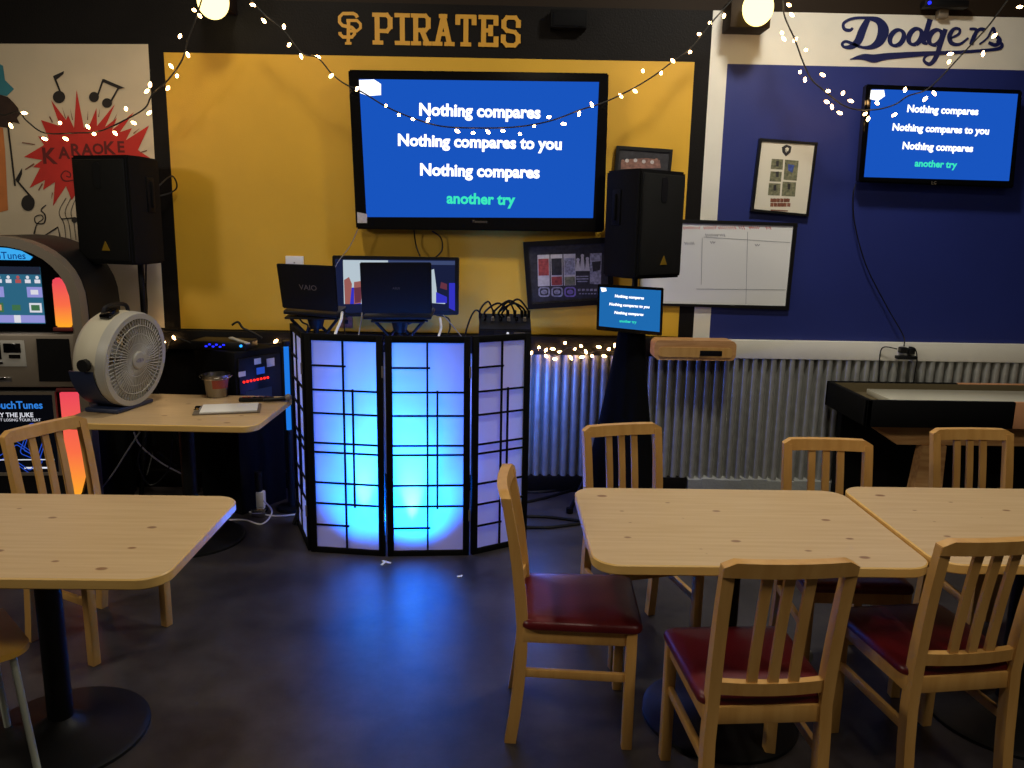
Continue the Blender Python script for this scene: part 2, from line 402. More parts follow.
b.stroke([(66, 176, 1), (70, 177, 1.4), (70, 173, 1.2), (65, 171, 1.2), (61, 176, 1.4), (65, 181, 1.4), (74, 180, 1.2)], f1, smooth=5)
b.build('lettering_swirl', 'mural_dark_red', t, flatmesh=True)
def note(draw):
    b = MB(); draw(b); return b.build('music_note', 'mural_black', t, flatmesh=True)
def n1(b):
    b.disc(59, 97, 6.2, f1, ry=6.2); b.stroke([(61, 94, 1.8), (54, 76, 2.0)], f1); b.flat([(53, 76), (64, 71), (63.5, 74), (56, 80)], f1)
def n2(b):
    b.disc(94, 97, 5, f1, ry=5.2); b.disc(107, 103, 5, f1, ry=4.8)
    b.stroke([(97.5, 96, 1.8), (103, 80, 1.8)], f1); b.stroke([(110.5, 102, 1.8), (119, 87, 1.8)], f1); b.flat([(102, 79), (104, 79), (125, 88), (119, 89), (103, 82)], f1)
def n3(b):
    b.stroke([(8, 126, 1.8), (15, 186, 1.8)], f1); b.disc(28, 203, 6.8, f1, ry=8); b.stroke([(31, 197, 1.8), (16.5, 180, 1.8)], f1); b.flat([(15, 180), (22, 168), (22, 174), (19, 182)], f1)
def n4(b):
    b.stroke([(34, 234, 1.8), (37, 224, 1), (43, 219, 1), (41, 215, 1), (35, 217, 1), (36, 223, 1.2), (44, 223, 1.2), (45, 215, 1.4), (41, 210, 1.2), (46, 205, 1)], f1, smooth=4)
def n5(b):
    for k in range(3):
        b.stroke([(66+5*k, 198, .6), (59+6*k, 212, .6), (64+5*k, 224, .6), (66+5*k, 240, .6)], f1, smooth=5)
    b.stroke([(61, 219, 1), (73, 218, 1.4)], f1); b.disc(74.5, 220, 3, f1); b.stroke([(44, 236, 1.4), (58, 227, 1.6), (60, 237, 1.2)], f1)
for d in (n1, n2, n3, n4, n5): note(d)
for q in ([(22, 142), (35, 144), (35, 145), (22, 143)], [(140, 152), (147, 150), (147, 151), (140, 153)], [(25, 169), (34, 163), (34.5, 164.5), (25.5, 170)], [(50, 116), (53, 122), (52, 123), (49, 117)], [(62, 107), (66, 118), (65, 118)], [(70, 108), (73, 120), (72, 120)], [(100, 108), (98, 117), (99, 117)], [(88, 110), (87, 120), (88, 120)], [(38, 190), (42, 183), (43, 184), (39, 191)], [(52, 192), (51, 200), (53, 193)], [(118, 112), (113, 121), (114, 121)], [(140, 128), (133, 133), (134, 134)]):
    MB().flat(q, f1).build('burst_ray', 'pic_brown', t, flatmesh=True)
b = MB(); b.flat([(-6, 60), (3, 66), (5, 80), (14, 89), (7, 96), (-6, 94)], f0); b.build('painted_hat', 'mural_teal', t, flatmesh=True)
b = MB(); b.flat([(-6, 93), (8, 97), (14, 103), (18, 108), (20, 114), (17, 118), (20, 124), (13, 122), (8, 128), (-6, 126)], f1); b.build('painted_hair', 'mural_hair', t, flatmesh=True)
b = MB(); b.flat([(-6, 126), (3, 128), (5, 150), (7, 190), (8, 210), (-6, 214)], f0); b.build('painted_figure', 'mural_orange', t, flatmesh=True)

# slab-serif block lettering: strokes in a unit box
SLAB = {
 'P': [[(.05, 0), (.45, 0)], [(.22, 0), (.22, 1)], [(.05, 1), (.75, 1), (.92, .86), (.92, .56), (.75, .42), (.22, .42)]],
 'I': [[(.22, 0), (.78, 0)], [(.5, 0), (.5, 1)], [(.22, 1), (.78, 1)]],
 'R': [[(.05, 0), (.42, 0)], [(.22, 0), (.22, 1)], [(.05, 1), (.75, 1), (.9, .88), (.9, .6), (.75, .48), (.22, .48)], [(.55, .48), (.85, 0)], [(.7, 0), (1, 0)]],
 'A': [[(-.02, 0), (.36, 0)], [(.64, 0), (1.02, 0)], [(.17, 0), (.5, 1), (.83, 0)], [(.3, .36), (.7, .36)], [(.34, 1), (.62, 1)]],
 'T': [[(.5, 0), (.5, 1)], [(.3, 0), (.7, 0)], [(.06, .76), (.06, 1), (.94, 1), (.94, .76)]],
 'E': [[(.05, 0), (.92, 0), (.92, .25)], [(.24, 0), (.24, 1)], [(.05, 1), (.9, 1), (.9, .76)], [(.24, .52), (.62, .52)], [(.62, .66), (.62, .38)]],
 'S': [[(.9, .7), (.9, .86), (.74, 1), (.28, 1), (.12, .86), (.12, .66), (.28, .53), (.72, .48), (.9, .34), (.9, .14), (.72, 0), (.28, 0), (.1, .14), (.1, .32)]],
}
b = MB(); base = Vector((-.33, WY-.003, 2.92)); ff = lambda u, v: Vector((u, 0, v))
x = -.791-base.x; cw = .131
for i, ch in enumerate('PIRATES'):
    wdt = cw*(.62 if ch == 'I' else .86)
    x0 = x
    for st in SLAB[ch]:
        pts = [(x0+(p[0]-(.19 if ch == 'I' else 0))*(cw if ch == 'I' else wdt), -.082+p[1]*.158, .030) for p in st]
        for a, c in zip(pts[:-1], pts[1:]):
            d = Vector((c[0]-a[0], c[1]-a[1])).normalized()*.010
            b.stroke([(a[0]-d.x, a[1]-d.y, .030 if abs(d.x) < .006 else .024), (c[0]+d.x, c[1]+d.y, .030 if abs(d.x) < .006 else .024)], ff)
    x += cw*(.74 if ch == 'I' else 1.045)
tag(b.build('team_lettering', 'gold_letter', flatmesh=True, loc=base), 'large gold slab-serif word PIRATES painted on the black wall band', 'lettering')
b = MB(); t, f0, f1, f2 = art('team_emblem', 'small gold interlaced two-letter emblem left of the word PIRATES', 'emblem', (349, 28))
S = [(357.5, 17.5), (356, 15), (353.5, 13.5), (343, 13.5), (339.5, 17), (339.5, 22), (342.5, 25.5), (352, 27.5), (354.5, 30), (354.5, 34), (352, 37), (343, 37), (340, 34), (340, 32)]
b.stroke([(p[0], p[1], 3.4) for p in S], f0)
Fp = [(346.5, 20.5), (357, 20.5), (360.5, 24), (360.5, 28), (357, 31), (349.5, 31)]
b.stroke([(p[0], p[1], 3.0) for p in Fp], f1)
b.stroke([(348.6, 19.5, 3.4), (348.2, 44, 3.4)], f1); b.stroke([(345, 43.3, 2.6), (351.5, 43.3, 2.6)], f1)
b.build('emblem_strokes', 'gold_letter', t, flatmesh=True)
# script lettering
b = MB(); b.fat = 1.22; bp = at(922, 40, WY-.003); k = 5.02
def fs_(u, v): return at(820+u/k, v/k, WY-.003)-bp
def ell(cx, cy, rx, ry, wd, tilt=.25):
    P = []
    for i in range(25):
        a = 2*math.pi*i/24+1.2; u, v = rx*math.cos(a), ry*math.sin(a); u -= tilt*v
        P.append((cx+u, cy+v, wd*(.62+.5*abs(math.cos(a-.3)))))
    b.stroke(P, fs_)
b.stroke([(165, 140, 10), (150, 152, 14), (122, 145, 14), (120, 115, 12), (165, 93, 12), (230, 90, 13), (292, 104, 28), (318, 150, 46), (300, 205, 38), (262, 234, 22), (215, 238, 12), (165, 220, 12), (130, 208, 12), (112, 220, 12), (122, 236, 12), (158, 234, 22), (192, 205, 32), (214, 150, 32), (240, 98, 22)], fs_, smooth=6)
ell(386, 190, 34, 40, 19); ell(478, 184, 32, 40, 20)
b.stroke([(553, 96, 22), (528, 180, 22), (520, 210, 20), (540, 222, 8)], fs_, smooth=5)
ell(580, 188, 32, 38, 20)
b.stroke([(630, 145, 20), (605, 220, 20), (580, 290, 20), (550, 322, 16), (522, 305, 12), (535, 280, 10), (590, 262, 10)], fs_, smooth=6)
b.stroke([(650, 195, 8), (695, 172, 12), (700, 148, 12), (672, 146, 14), (650, 180, 20), (660, 216, 18), (700, 222, 12), (745, 190, 8)], fs_, smooth=6)
b.stroke([(750, 145, 10), (785, 150, 14), (770, 190, 18), (758, 225, 18)], fs_, smooth=5); b.stroke([(768, 185, 8), (800, 148, 14), (828, 152, 18)], fs_, smooth=5)
b.stroke([(800, 222, 8), (840, 190, 8), (868, 140, 10), (878, 170, 16), (902, 205, 18), (880, 226, 16), (845, 214, 14)], fs_, smooth=6)
b.stroke([(885, 205, 8), (912, 222, 14), (905, 240, 14), (860, 250, 13), (700, 262, 14), (560, 268, 18), (430, 276, 24), (330, 284, 28), (270, 294, 34), (215, 286, 24), (150, 298, 3)], fs_, smooth=6)
tag(b.build('script_lettering', 'navy_letter', flatmesh=True, loc=bp), 'blue script word Dodgers with underline swash painted on white wall band', 'lettering')

# ------------------------------------------------------------------ televisions and monitors
def lyric_panel(b, f, P, mi_white, mi_green, bold):
    for s, x, y, wd, g in P: b.text(s, f(x, y), 0, 0, width=wd, mi=mi_green if g else mi_white, bold=bold)
def tv(name, label, corners, scr, depth, lines, logo, blob, Y, brand_px, brand_w, roll=0):
    (xa, ya), (xb, yb), (xc, yc), (xd, yd) = corners
    P = [at(*c, Y) for c in corners]; c0 = sum(P, Vector())/4
    t = thing(name, label, 'television', (c0.x, WY, c0.z))
    loc = lambda p: Vector((p.x-c0.x, p.y-WY, p.z-c0.z))
    Q = [loc(p) for p in P]
    b = MB(); n = 4
    vs = Q+[q+Vector((0, depth, 0)) for q in Q]
    b.faces(vs, [(0, 1, 2, 3), (7, 6, 5, 4)]+[(i, (i+1) % 4, 4+(i+1) % 4, 4+i) for i in range(4)])
    bmesh.ops.bevel(b.bm, geom=b.bm.edges[:], offset=.008, segments=2, affect='EDGES')
    b.build('bezel', 'black_gloss', t)
    MB().box((0, (Y+depth-WY)/2, 0), (.4, -(Y+depth-WY), .3), bev=.005).build('wall_mount', 'black_plastic', t)
    b = MB(); fp = lambda x, y: loc(at(x, y, Y-.002))
    b.flat(scr, fp, 0)
    ft = lambda x, y: (lambda o: (lambda u, v: Vector((o.x+u*math.cos(roll)-v*math.sin(roll), o.y, o.z+u*math.sin(roll)+v*math.cos(roll)))))(loc(at(x, y, Y-.004)))
    lyric_panel(b, ft, lines, 1, 2, .035)
    for q in blob: b.flat(q, lambda x, y: loc(at(x, y, Y-.004)), 1)
    b.build('screen', ['screen_blue', 'lyric_white', 'lyric_green'], t, flatmesh=True)
    b = MB(); b.text(logo, ft(*brand_px), 0, 0, width=brand_w); b.build('maker_lettering', 'grey_plastic', t, flatmesh=True)
    return t
TV = tv('television', 'huge black wall television showing blue lyrics on the yellow wall', [(348, 69.5), (609, 73), (604, 232), (356, 229)], [(359, 79), (599, 82), (593, 218), (366.5, 217)], .07,
   [('Nothing compares', 480, 111, .735, 0), ('Nothing compares to you', 480, 142, 1.0, 0), ('Nothing compares', 480, 171, .735, 0), ('another try', 481, 199, .425, 1)], 'Panasonic',
   [[(359, 80), (374, 79.5), (381, 84), (381, 95), (368, 96), (360, 93)]], 5.08, (480, 221.5), .09, R(-.3))
b = MB(); o = TV.location
b.flat([(357, 212), (367, 214), (367, 223), (357.5, 223)], lambda x, y: at(x, y, 5.076)-o, 0); b.build('price_sticker', 'pic_pale', TV, flatmesh=True)
TV2 = tv('television', 'smaller black television showing blue lyrics on the navy blue wall', [(867, 84), (1023, 90), (1014, 188), (859, 182)], [(872, 89), (1018, 94), (1009, 181), (864, 177)], .06,
   [('Nothing compares', 943, 110, .44, 0), ('Nothing compares to you', 941, 129, .60, 0), ('Nothing compares', 938, 147, .44, 0), ('another try', 936, 164, .265, 1)], 'LG',
   [[(871, 90), (884, 90), (885, 96), (878, 101), (870, 99)]], 5.08, (934, 183), .03, R(-1.2))
# small tilted monitor clamped to the speaker stand
Y = 4.60; t = thing('lyric_monitor', 'small black monitor with blue lyrics clamped below the right speaker', 'monitor', at(630, 310, Y))
o = t.location; fm = lambda Yq: (lambda x, y: at(x, y, Yq)-o)
b = MB(); cs = [(598, 284), (664, 288), (662, 336), (596.5, 330)]
vs = [fm(Y)(*c) for c in cs]+[fm(Y)(*c)+Vector((0, .03, 0)) for c in cs]
b.faces(vs, [(0, 1, 2, 3), (7, 6, 5, 4)]+[(i, (i+1) % 4, 4+(i+1) % 4, 4+i) for i in range(4)])
bmesh.ops.bevel(b.bm, geom=b.bm.edges[:], offset=.004, segments=2, affect='EDGES'); b.build('bezel', 'black_gloss', t)
b = MB(); b.flat([(600, 287), (661, 290.5), (659.5, 332), (599, 326)], fm(Y-.002), 0)
fr = lambda x, y: (lambda q: (lambda u, v: Vector((q.x+u*.998+v*.06, q.y, q.z-u*.06+v*.998))))(fm(Y-.004)(x, y))
lyric_panel(b, fr, [('Nothing compares', 629.5, 297, .168, 0), ('Nothing compares to you', 629.5, 305.5, .232, 0), ('Nothing compares', 629, 313.5, .168, 0), ('another try', 628, 321.5, .10, 1)], 1, 2, .03)
b.flat([(600.5, 287.5), (606, 288), (606.5, 291), (602, 292)], fm(Y-.004), 1)
b.build('screen', ['screen_cyan', 'lyric_white', 'lyric_green'], t, flatmesh=True)
MB().box((.02, .05, .0), (.1, .05, .1), bev=.004).box((.055, .125, 0), (.04, .11, .04)).build('bracket', 'black_plastic', t)
# television leaning behind the laptops
Y = 5.02; t = thing('photo_monitor', 'wide black monitor showing photographs behind the laptops on yellow wall', 'monitor', at(395, 286, Y)); o = t.location
b = MB(); cs = [(332, 255.5), (459, 257.5), (458.5, 315), (334, 317)]
vs = [fm(Y)(*c) for c in cs]+[fm(Y)(*c)+Vector((0, .05, 0)) for c in cs]
b.faces(vs, [(0, 1, 2, 3), (7, 6, 5, 4)]+[(i, (i+1) % 4, 4+(i+1) % 4, 4+i) for i in range(4)])
bmesh.ops.bevel(b.bm, geom=b.bm.edges[:], offset=.005, segments=2, affect='EDGES'); b.build('bezel', 'frame_black', t)
MB().box((0, .115, 0), (.25, .13, .2), bev=.004).build('wall_mount', 'black_plastic', t)
b = MB(); g0, g1, g2 = fm(Y-.002), fm(Y-.003), fm(Y-.004)
b.flat([(335, 259), (455, 260), (454.5, 311), (337, 313)], g0, 0)
b.flat([(343, 260), (388, 260.4), (388, 263), (343, 263)], g1, 2); b.flat([(388, 260.4), (455, 261), (455, 265), (388, 264.5)], g1, 1)
b.flat([(343, 263), (368, 263), (368, 304), (344, 304)], g1, 2)
for p in ([(344, 280), (349, 277), (352, 284), (350, 304), (345, 304)], [(354, 282), (361, 281), (362, 290), (361, 303), (354, 304)]): b.flat(p, g2, 3)
b.flat([(345, 288), (361, 287), (361, 304), (345, 304)], fm(Y-.0035), 5); b.flat([(354, 288), (361, 287), (361, 302), (355, 303)], fm(Y-.005), 4)
b.flat([(428, 266), (449, 267), (449, 305), (429, 304)], g1, 0)
b.flat([(431, 270), (434, 269), (436, 284), (437, 294), (447, 299), (445, 304), (432, 303)], g2, 2); b.flat([(436, 292), (447, 297), (447, 303), (436, 303)], fm(Y-.005), 5)
b.flat([(441, 282), (447, 284), (447, 290), (440, 288)], g2, 4); b.flat([(449, 283), (455, 283), (455, 311), (449, 308)], g1, 5)
b.build('screen', ['mon_dark', 'mon_bar', 'mon_pale', 'mon_skin', 'mon_red', 'mon_blue'], t, flatmesh=True)

# ------------------------------------------------------------------ framed pictures and whiteboard
def framed(name, label, cat, outer, inner, Y, paint, mats, thick=.03, framemat='frame_black', cat2=None):
    P = [at(*c, Y) for c in outer]; c0 = sum(P, Vector())/4; base = Vector((c0.x, Y, c0.z))
    t = thing(name, label, cat, base)
    b = MB(); Q = [p-base for p in P]; I = [at(*c, Y)-base for c in inner]; dn = Vector((0, thick, 0)); di = Vector((0, .008, 0))
    vs = Q+I+[q+dn for q in Q]+[i+di for i in I]
    fs = []
    for i in range(4):
        j = (i+1) % 4
        fs += [(i, j, 4+j, 4+i), (i, 8+i, 8+j, j), (4+i, 4+j, 12+j, 12+i)]
    fs += [(8, 9, 10, 11)]
    b.faces(vs, fs); b.build('frame', framemat, t)
    b = MB(); b.flat(inner, lambda x, y: at(x, y, Y)-base+di, 0)
    paint(b, lambda k: (lambda x, y: at(x, y, Y)-base+di-Vector((0, .001*k, 0))))
    b.build('picture', mats, t, flatmesh=True); return t
def p1(b, g):
    b.flat([(621, 162), (630, 159), (648, 158), (660, 160), (661, 168), (621, 169)], g(1), 1)
    for i in range(9): b.disc(623+i*4.2, 162+random.uniform(-2, 2), 1.9, g(2), 1+i % 2)
framed('group_photo', 'small dark framed group photo hanging tilted above the right speaker', 'picture', [(617, 145.5), (673, 149.5), (670, 180), (614, 177)], [(620, 149), (670, 152.5), (667.5, 177), (617.5, 174)], 5.165, p1, ['pic_dark', 'pic_skin', 'pic_pale'])
def p2(b, g):
    for i, (m1, m2) in enumerate(((2, 1), (1, 3), (4, 3))):
        x = 537.5+i*13
        b.flat([(x, 255-i*.4), (x+12, 254.6-i*.4), (x+12.3, 286-i*.4), (x+.5, 286.4-i*.4)], g(1), 3)
        b.flat([(x+.8, 259-i*.4), (x+11.3, 258.6-i*.4), (x+11.5, 275.5-i*.4), (x+1.1, 275.8-i*.4)], g(2), (1, 6, 4)[i])
        b.flat([(x+1, 277), (x+11.5, 276.6), (x+11.8, 285), (x+1.3, 285.4)], g(2), (3, 1, 2)[i])
        q = [(x+6.7+u*11.5, 292+v*10.5) for u, v in rounded(1, .95, .28)]
        b.flat(q, g(1), 5 if i == 2 else 4); b.flat([(x+6.7+u*8.5, 292+v*7.5) for u, v in rounded(1, .95, .28)], g(2), 0); b.disc(x+6.7, 292, 3.2, g(3), 5 if i == 2 else 4, ry=2.4)
    for k, (x, y) in enumerate(((578, 261), (582.5, 257), (587.5, 260))):
        b.flat([(x-1.2, y), (x+1.2, y), (x+2.6, 271), (x-2.6, 271)], g(1), 3); b.disc(x, y-1.2, 1.7, g(1), 3)
    for y, u in ((276, 6), (278.5, 6), (281, 5)): b.flat([(582.5-u, y), (582.5+u, y-.2), (582.5+u, y+1), (582.5-u, y+1.2)], g(1), 4)
    b.flat([(590, 253.5), (602, 253), (601, 284.5), (590, 284)], g(1), 4); b.flat([(592, 262), (601, 261), (600, 270), (593, 272)], g(2), 6)
    for x in range(578, 604, 4): b.flat([(x, 289), (x+2.8, 288.8), (x+2.8, 291), (x, 291.2)], g(1), 4)
    for x in range(579, 603, 3): b.flat([(x, 293.3), (x+2, 293.2), (x+2, 294.3), (x, 294.4)], g(1), 4)
framed('ticket_collage', 'black framed collage of tickets hanging left of the right speaker', 'picture', [(523, 242), (612, 237), (614, 304), (528, 309.5)], [(528, 247), (606, 243), (609, 299), (532, 304)], 5.165, p2, ['pic_dark', 'pic_red', 'pic_olive', 'pic_pale', 'pic_grey', 'pic_purple', 'pic_dark'])
def p3(b, g):
    X = lambda z: 745+z*80/683; Yy = lambda z: 130+z*90/768
    q = lambda P: [(X(a), Yy(c)) for a, c in P]
    b.flat(q([(318, 145), (360, 122), (402, 142), (392, 190), (352, 225), (322, 188)]), g(1), 1)
    b.flat(q([(346, 156), (362, 146), (378, 156), (372, 180), (354, 192), (347, 178)]), g(2), 0); b.stroke([(X(350), Yy(162), .5), (X(354), Yy(182), .5), (X(368), Yy(182), .5)], g(3), 1)
    b.flat(q([(232, 245), (330, 250), (325, 338), (222, 332)]), g(1), 2); b.flat(q([(222, 352), (318, 357), (310, 442), (212, 437)]), g(1), 2); b.flat(q([(208, 452), (308, 457), (300, 560), (198, 556)]), g(1), 2)
    b.flat(q([(345, 252), (462, 262), (445, 432), (332, 424)]), g(1), 2); b.flat(q([(325, 440), (440, 446), (430, 568), (315, 562)]), g(1), 2)
    b.flat(q([(370, 290), (425, 300), (408, 365), (372, 345)]), g(2), 3)
    for (x, y) in ((280, 285), (280, 375), (258, 490), (378, 480)): b.flat(q([(x-12, y-20), (x+12, y-22), (x+10, y+28), (x-12, y+25)]), g(2), 1)
    for r in range(2):
        for i in range(6):
            x = 222+i*28+random.uniform(-3, 3); y = 582+r*38
            b.flat(q([(x, y), (x+27, y+4), (x+24, y+35), (x-3, y+33)]), g(1), 4)
    b.flat(q([(222, 678), (370, 686), (369, 694), (222, 688)]), g(1), 4)
framed('crest_poster', 'narrow white framed poster with crest and five photos on the navy wall', 'picture', [(760, 138), (818, 142.5), (808.5, 216.5), (751, 211)], [(762, 141), (815, 144.5), (806.5, 214), (754, 209)], 5.165, p3, ['pic_white', 'pic_dark', 'pic_olive', 'pic_blue', 'pic_brown'])
def p4(b, g):
    z = lambda a, c: (660+a*150/1024, 210+c*105/717)
    def scrib(x0, x1, y, n, amp, mi, wd):
        b.stroke([z(x0+(x1-x0)*i/n, y+amp*(1 if i % 2 else -1)*random.uniform(.5, 1))+(wd,) for i in range(n+1)], g(1), mi)
    for x0, x1 in ((160, 275), (300, 385), (400, 520), (540, 580), (610, 680), (725, 760)): scrib(x0, x1, 122, int((x1-x0)/7), 12, 1, .85)
    for x0, x1, y in ((312, 400, 172), (410, 445, 172), (170, 235, 228), (345, 378, 222), (650, 682, 240)): scrib(x0, x1, y, int((x1-x0)/7), 11, 2, .75)
    for p, q in (((600, 150), (588, 640)), ((290, 190), (283, 510)), ((300, 185), (890, 222)), ((250, 540), (860, 545))):
        b.stroke([z(*p)+(.4,), z(*q)+(.35,)], g(1), 2)
framed('whiteboard', 'wide whiteboard with black frame and faint red heading behind the right speaker', 'whiteboard', [(640, 218), (798, 223), (789, 310), (640, 305)], [(640, 222), (793.5, 226), (785.5, 306), (640, 303)], 5.175, p4, ['board_white', 'marker_red', 'marker_grey'], thick=.022)

# ------------------------------------------------------------------ wall lamps, dark box, projector, wooden box, plates
def wall_lamp(px, py, label, boxpx):
    c = at(px, py, 4.93); t = thing('wall_lamp', label, 'lamp', (c.x, WY, c.z), 0, 'globe lamps high on the wall')
    P0 = at(boxpx[0], boxpx[1], 5.02); P1 = at(boxpx[2], boxpx[3], 5.02)
    MB().box(((P0.x+P1.x)/2-c.x, -.09, (P0.z+P1.z)/2-c.z), (abs(P1.x-P0.x), .18, abs(P1.z-P0.z)), bev=.004).build('mount_box', 'brown_paint', t)
    MB().cyl((0, -.16, .02), (0, -.21, .02), .045).build('socket', 'black_plastic', t)
    b = MB(); bmesh.ops.create_uvsphere(b.bm, u_segments=28, v_segments=18, radius=.088)
    for v in b.bm.verts: v.co.z *= 1.12; v.co.y -= .27
    b.build('globe', 'globe_glow', t)
wall_lamp(213, 1, 'lit yellow globe lamp above the left end of the yellow wall', (198, -24, 228, 8))
wall_lamp(758, 8, 'lit yellow globe lamp on a brown box above the navy wall', (732, -2, 770, 28))
P0, P1 = at(551, 9, 5.12), at(587, 28, 5.12)
t = thing('junction_box', 'small square dark box on the black band right of PIRATES', 'box', ((P0.x+P1.x)/2, WY, (P0.z+P1.z)/2))
MB().box((0, -.04, 0), (P1.x-P0.x, .08, P0.z-P1.z), bev=.004).build('case', 'black_matte', t); MB().box((0, -.083, 0), ((P1.x-P0.x)*.86, .006, (P0.z-P1.z)*.82), bev=.002).build('lid', 'black_matte', t)
c = at(955, 9, 5.05); t = thing('sensor_bar', 'long black sensor bar with a blue light above the script word Dodgers', 'device', (c.x, WY, c.z))
MB().box((-.02, -.06, .045), (.27, .07, .045), bev=.01).build('housing', 'black_plastic', t); MB().cyl((-.13, -.096, .045), (-.13, -.10, .045), .010).build('indicator_light', 'led_blue', t); MB().box((-.01, -.025, .0), (.06, .05, .05), bev=.005).build('bracket', 'grey_plastic', t)
P0, P1 = at(655, 340, 5.0), at(735.5, 361, 5.0)
wx, wz = P1.x-P0.x, P0.z-P1.z
t = thing('wooden_box', 'long rounded light wood box with a dark slot on the rail below the whiteboard', 'box', ((P0.x+P1.x)/2, WY, (P0.z+P1.z)/2))
b = MB(); b.prism([(u, v) for u, v in rounded(wx, wz, .035)], lambda u, v: Vector((u, -.2, v)), lambda u, v: Vector((u, -.058, v)))
b.build('case', 'box_wood', t)
b = MB(); b.prism([(u, v-.012) for u, v in rounded(wx*.9, wz*.5, .02)], lambda u, v: Vector((u, -.206, v)), lambda u, v: Vector((u, -.2, v))); b.build('front_panel', 'chair_beech', t)
MB().box((wx*.19, -.207, -.016), (wx*.27, .006, .034), bev=.002).build('slot', 'black_matte', t)
c = at(295, 261, WY); t = thing('wall_plate', 'white rectangular wall plate above the left laptop', 'wall plate', (c.x, WY, c.z))
MB().box((0, -.008, -.01), (.115, .016, .085), bev=.004).build('plate', 'white_plastic', t); MB().cyl((0, -.016, -.01), (0, -.018, -.01), .005).build('screw', 'steel', t)
c = at(346, 317, WY); t = thing('wall_outlet', 'small brown wall outlet below the wide photo monitor', 'outlet', (c.x, WY, c.z))
MB().box((0, -.006, -.01), (.085, .012, .12), bev=.003).build('plate', 'pic_brown', t); MB().box((0, -.013, .012), (.034, .004, .028), bev=.003).box((0, -.013, -.03), (.034, .004, .028), bev=.003).build('socket', 'black_plastic', t)
c = at(904, 352, WY-.056); OUT = t = thing('power_outlet', 'white outlet crowded with black plugs on the rail above the game table', 'outlet', c)
MB().box((0, -.005, 0), (.08, .01, .1), bev=.003).build('plate', 'white_plastic', t)
for dx, dz in ((-.028, .018), (.028, .012)): MB().box((dx, -.03, dz), (.04, .045, .04), bev=.006).build('plug', 'black_plastic', t)
MB().box((0, -.035, -.03), (.13, .05, .022), bev=.005).build('adapter', 'black_plastic', t)

# ------------------------------------------------------------------ cables
def cable(name, label, pts, r=.004, m='black_plastic', cat='cable', parent=None):
    base = Vector(pts[0]); b = MB()
    if parent is not None:
        b.tube([Vector(p)-parent.location for p in pts], r, 6, smooth=6); o = b.build(name, m, parent); o['label'] = label; return o
    b.tube([Vector(p)-base for p in pts], r, 6, smooth=6)
    return tag(b.build(name, m, loc=base), label, cat)
wl = WY-.06
cable('power_cord', 'black cord looping left of the crowded outlet down behind the game table', [at(897, 349, wl-.04), at(884, 347, wl-.03), at(880, 355, wl), at(879, 378, wl), at(879, 400, wl)], parent=OUT)
cable('power_cord', 'black cord looping right of the crowded outlet down behind the game table', [at(909, 347, wl-.05), at(915, 349, wl-.04), at(917, 360, wl-.02), at(914, 380, wl), at(914, 400, wl)], parent=OUT)
cable('power_cord', 'black cord hanging from the smaller television down to the outlet', [at(856, 184, 5.15), at(853, 196, wl+.01), at(855, 225, wl+.02), at(866, 265, wl+.02), at(886, 305, wl+.02), at(903, 335, wl), at(904, 346, wl-.05)], parent=TV2)
cable('power_cord', 'left of two black cords looping below the big television', [at(414, 230, 5.14), at(416, 245, 5.16), at(420, 256, 5.12)], .005, parent=TV)
cable('power_cord', 'right of two black cords looping below the big television', [at(432, 231, 5.14), at(441, 238, 5.16), at(442, 250, 5.16), at(436, 257, 5.12)], .005, parent=TV)
cable('thin_wire', 'thin dark wire from the big television corner down past the photo monitor', [at(358, 229, 5.07), at(350, 246, 5.06), at(338, 262, 5.0), at(333, 275, 4.98), at(330, 295, 4.9)], .003, 'grey_cable')
cable('hook_wire', 'short bent black wire hook above the audio rack against yellow wall', [at(232, 325, 4.9), at(238, 322, 4.9), at(243, 328, 4.9), at(252, 332, 4.9), at(262, 338, 4.9)], .007)
cable('white_cord', 'white cord curling from the plug across the floor to the folding screen', [atz(229, 520, .006), atz(245, 520, .006), atz(262, 524, .006), atz(272, 512, .05), atz(263, 500, .15)], .005, 'white_plastic')
cable('white_cord', 'pale cord lying along the floor behind the left table toward folding screen', [atz(232, 507, .006), atz(250, 512, .006), atz(275, 516, .006), atz(299, 514, .006)], .005, 'white_plastic')
for i, (lab, P) in enumerate((('uppermost black cable on the floor right of the folding screen', [(526, 492), (550, 491), (578, 486), (605, 480)]),
                              ('middle black cable on the floor right of the folding screen', [(526, 502), (548, 497), (576, 489), (600, 484)]),
                              ('straight black cable on the floor near the left end of the middle table', [(526, 516), (550, 517), (582, 521), (610, 524)]),
                              ('lowest black cable on the floor right of the folding screen', [(526, 527), (550, 527), (576, 524), (612, 520)]))):
    cable('floor_cable', lab, [atz(a, c, .009) for a, c in P], .009)
for lab, P in (('black cable hanging from left speaker down its right side', [(148, 200, 4.95), (160, 185, 5.0), (172, 176, 5.1), (177, 186, 5.15), (172, 192, 5.15), (160, 196, 5.1)]),
               ('black cable running down from the left speaker to the floor', [(146, 264, 4.9), (146, 290, 4.95), (147, 305, 5.0), (146, 340, 5.05)])):
    cable('speaker_cable', lab, [at(*p) for p in P], .005)
for lab, P, m in (('grey cable slanting down under the rear side table toward left', [(140, 432, 4.5), (128, 450, 4.5), (112, 475, 4.5), (98, 492, 4.5)], 'grey_cable'),
               ('grey cable hanging under the rear side table toward right', [(134, 432, 4.6), (140, 445, 4.6), (160, 462, 4.6), (182, 474, 4.6)], 'grey_cable'),
               ('black cable looping under the rear side table', [(150, 430, 4.5), (138, 460, 4.5), (150, 485, 4.5), (168, 470, 4.5), (172, 440, 4.5)], 'black_plastic')):
    cable('hanging_cable', lab, [at(*p) for p in P], .005, m)

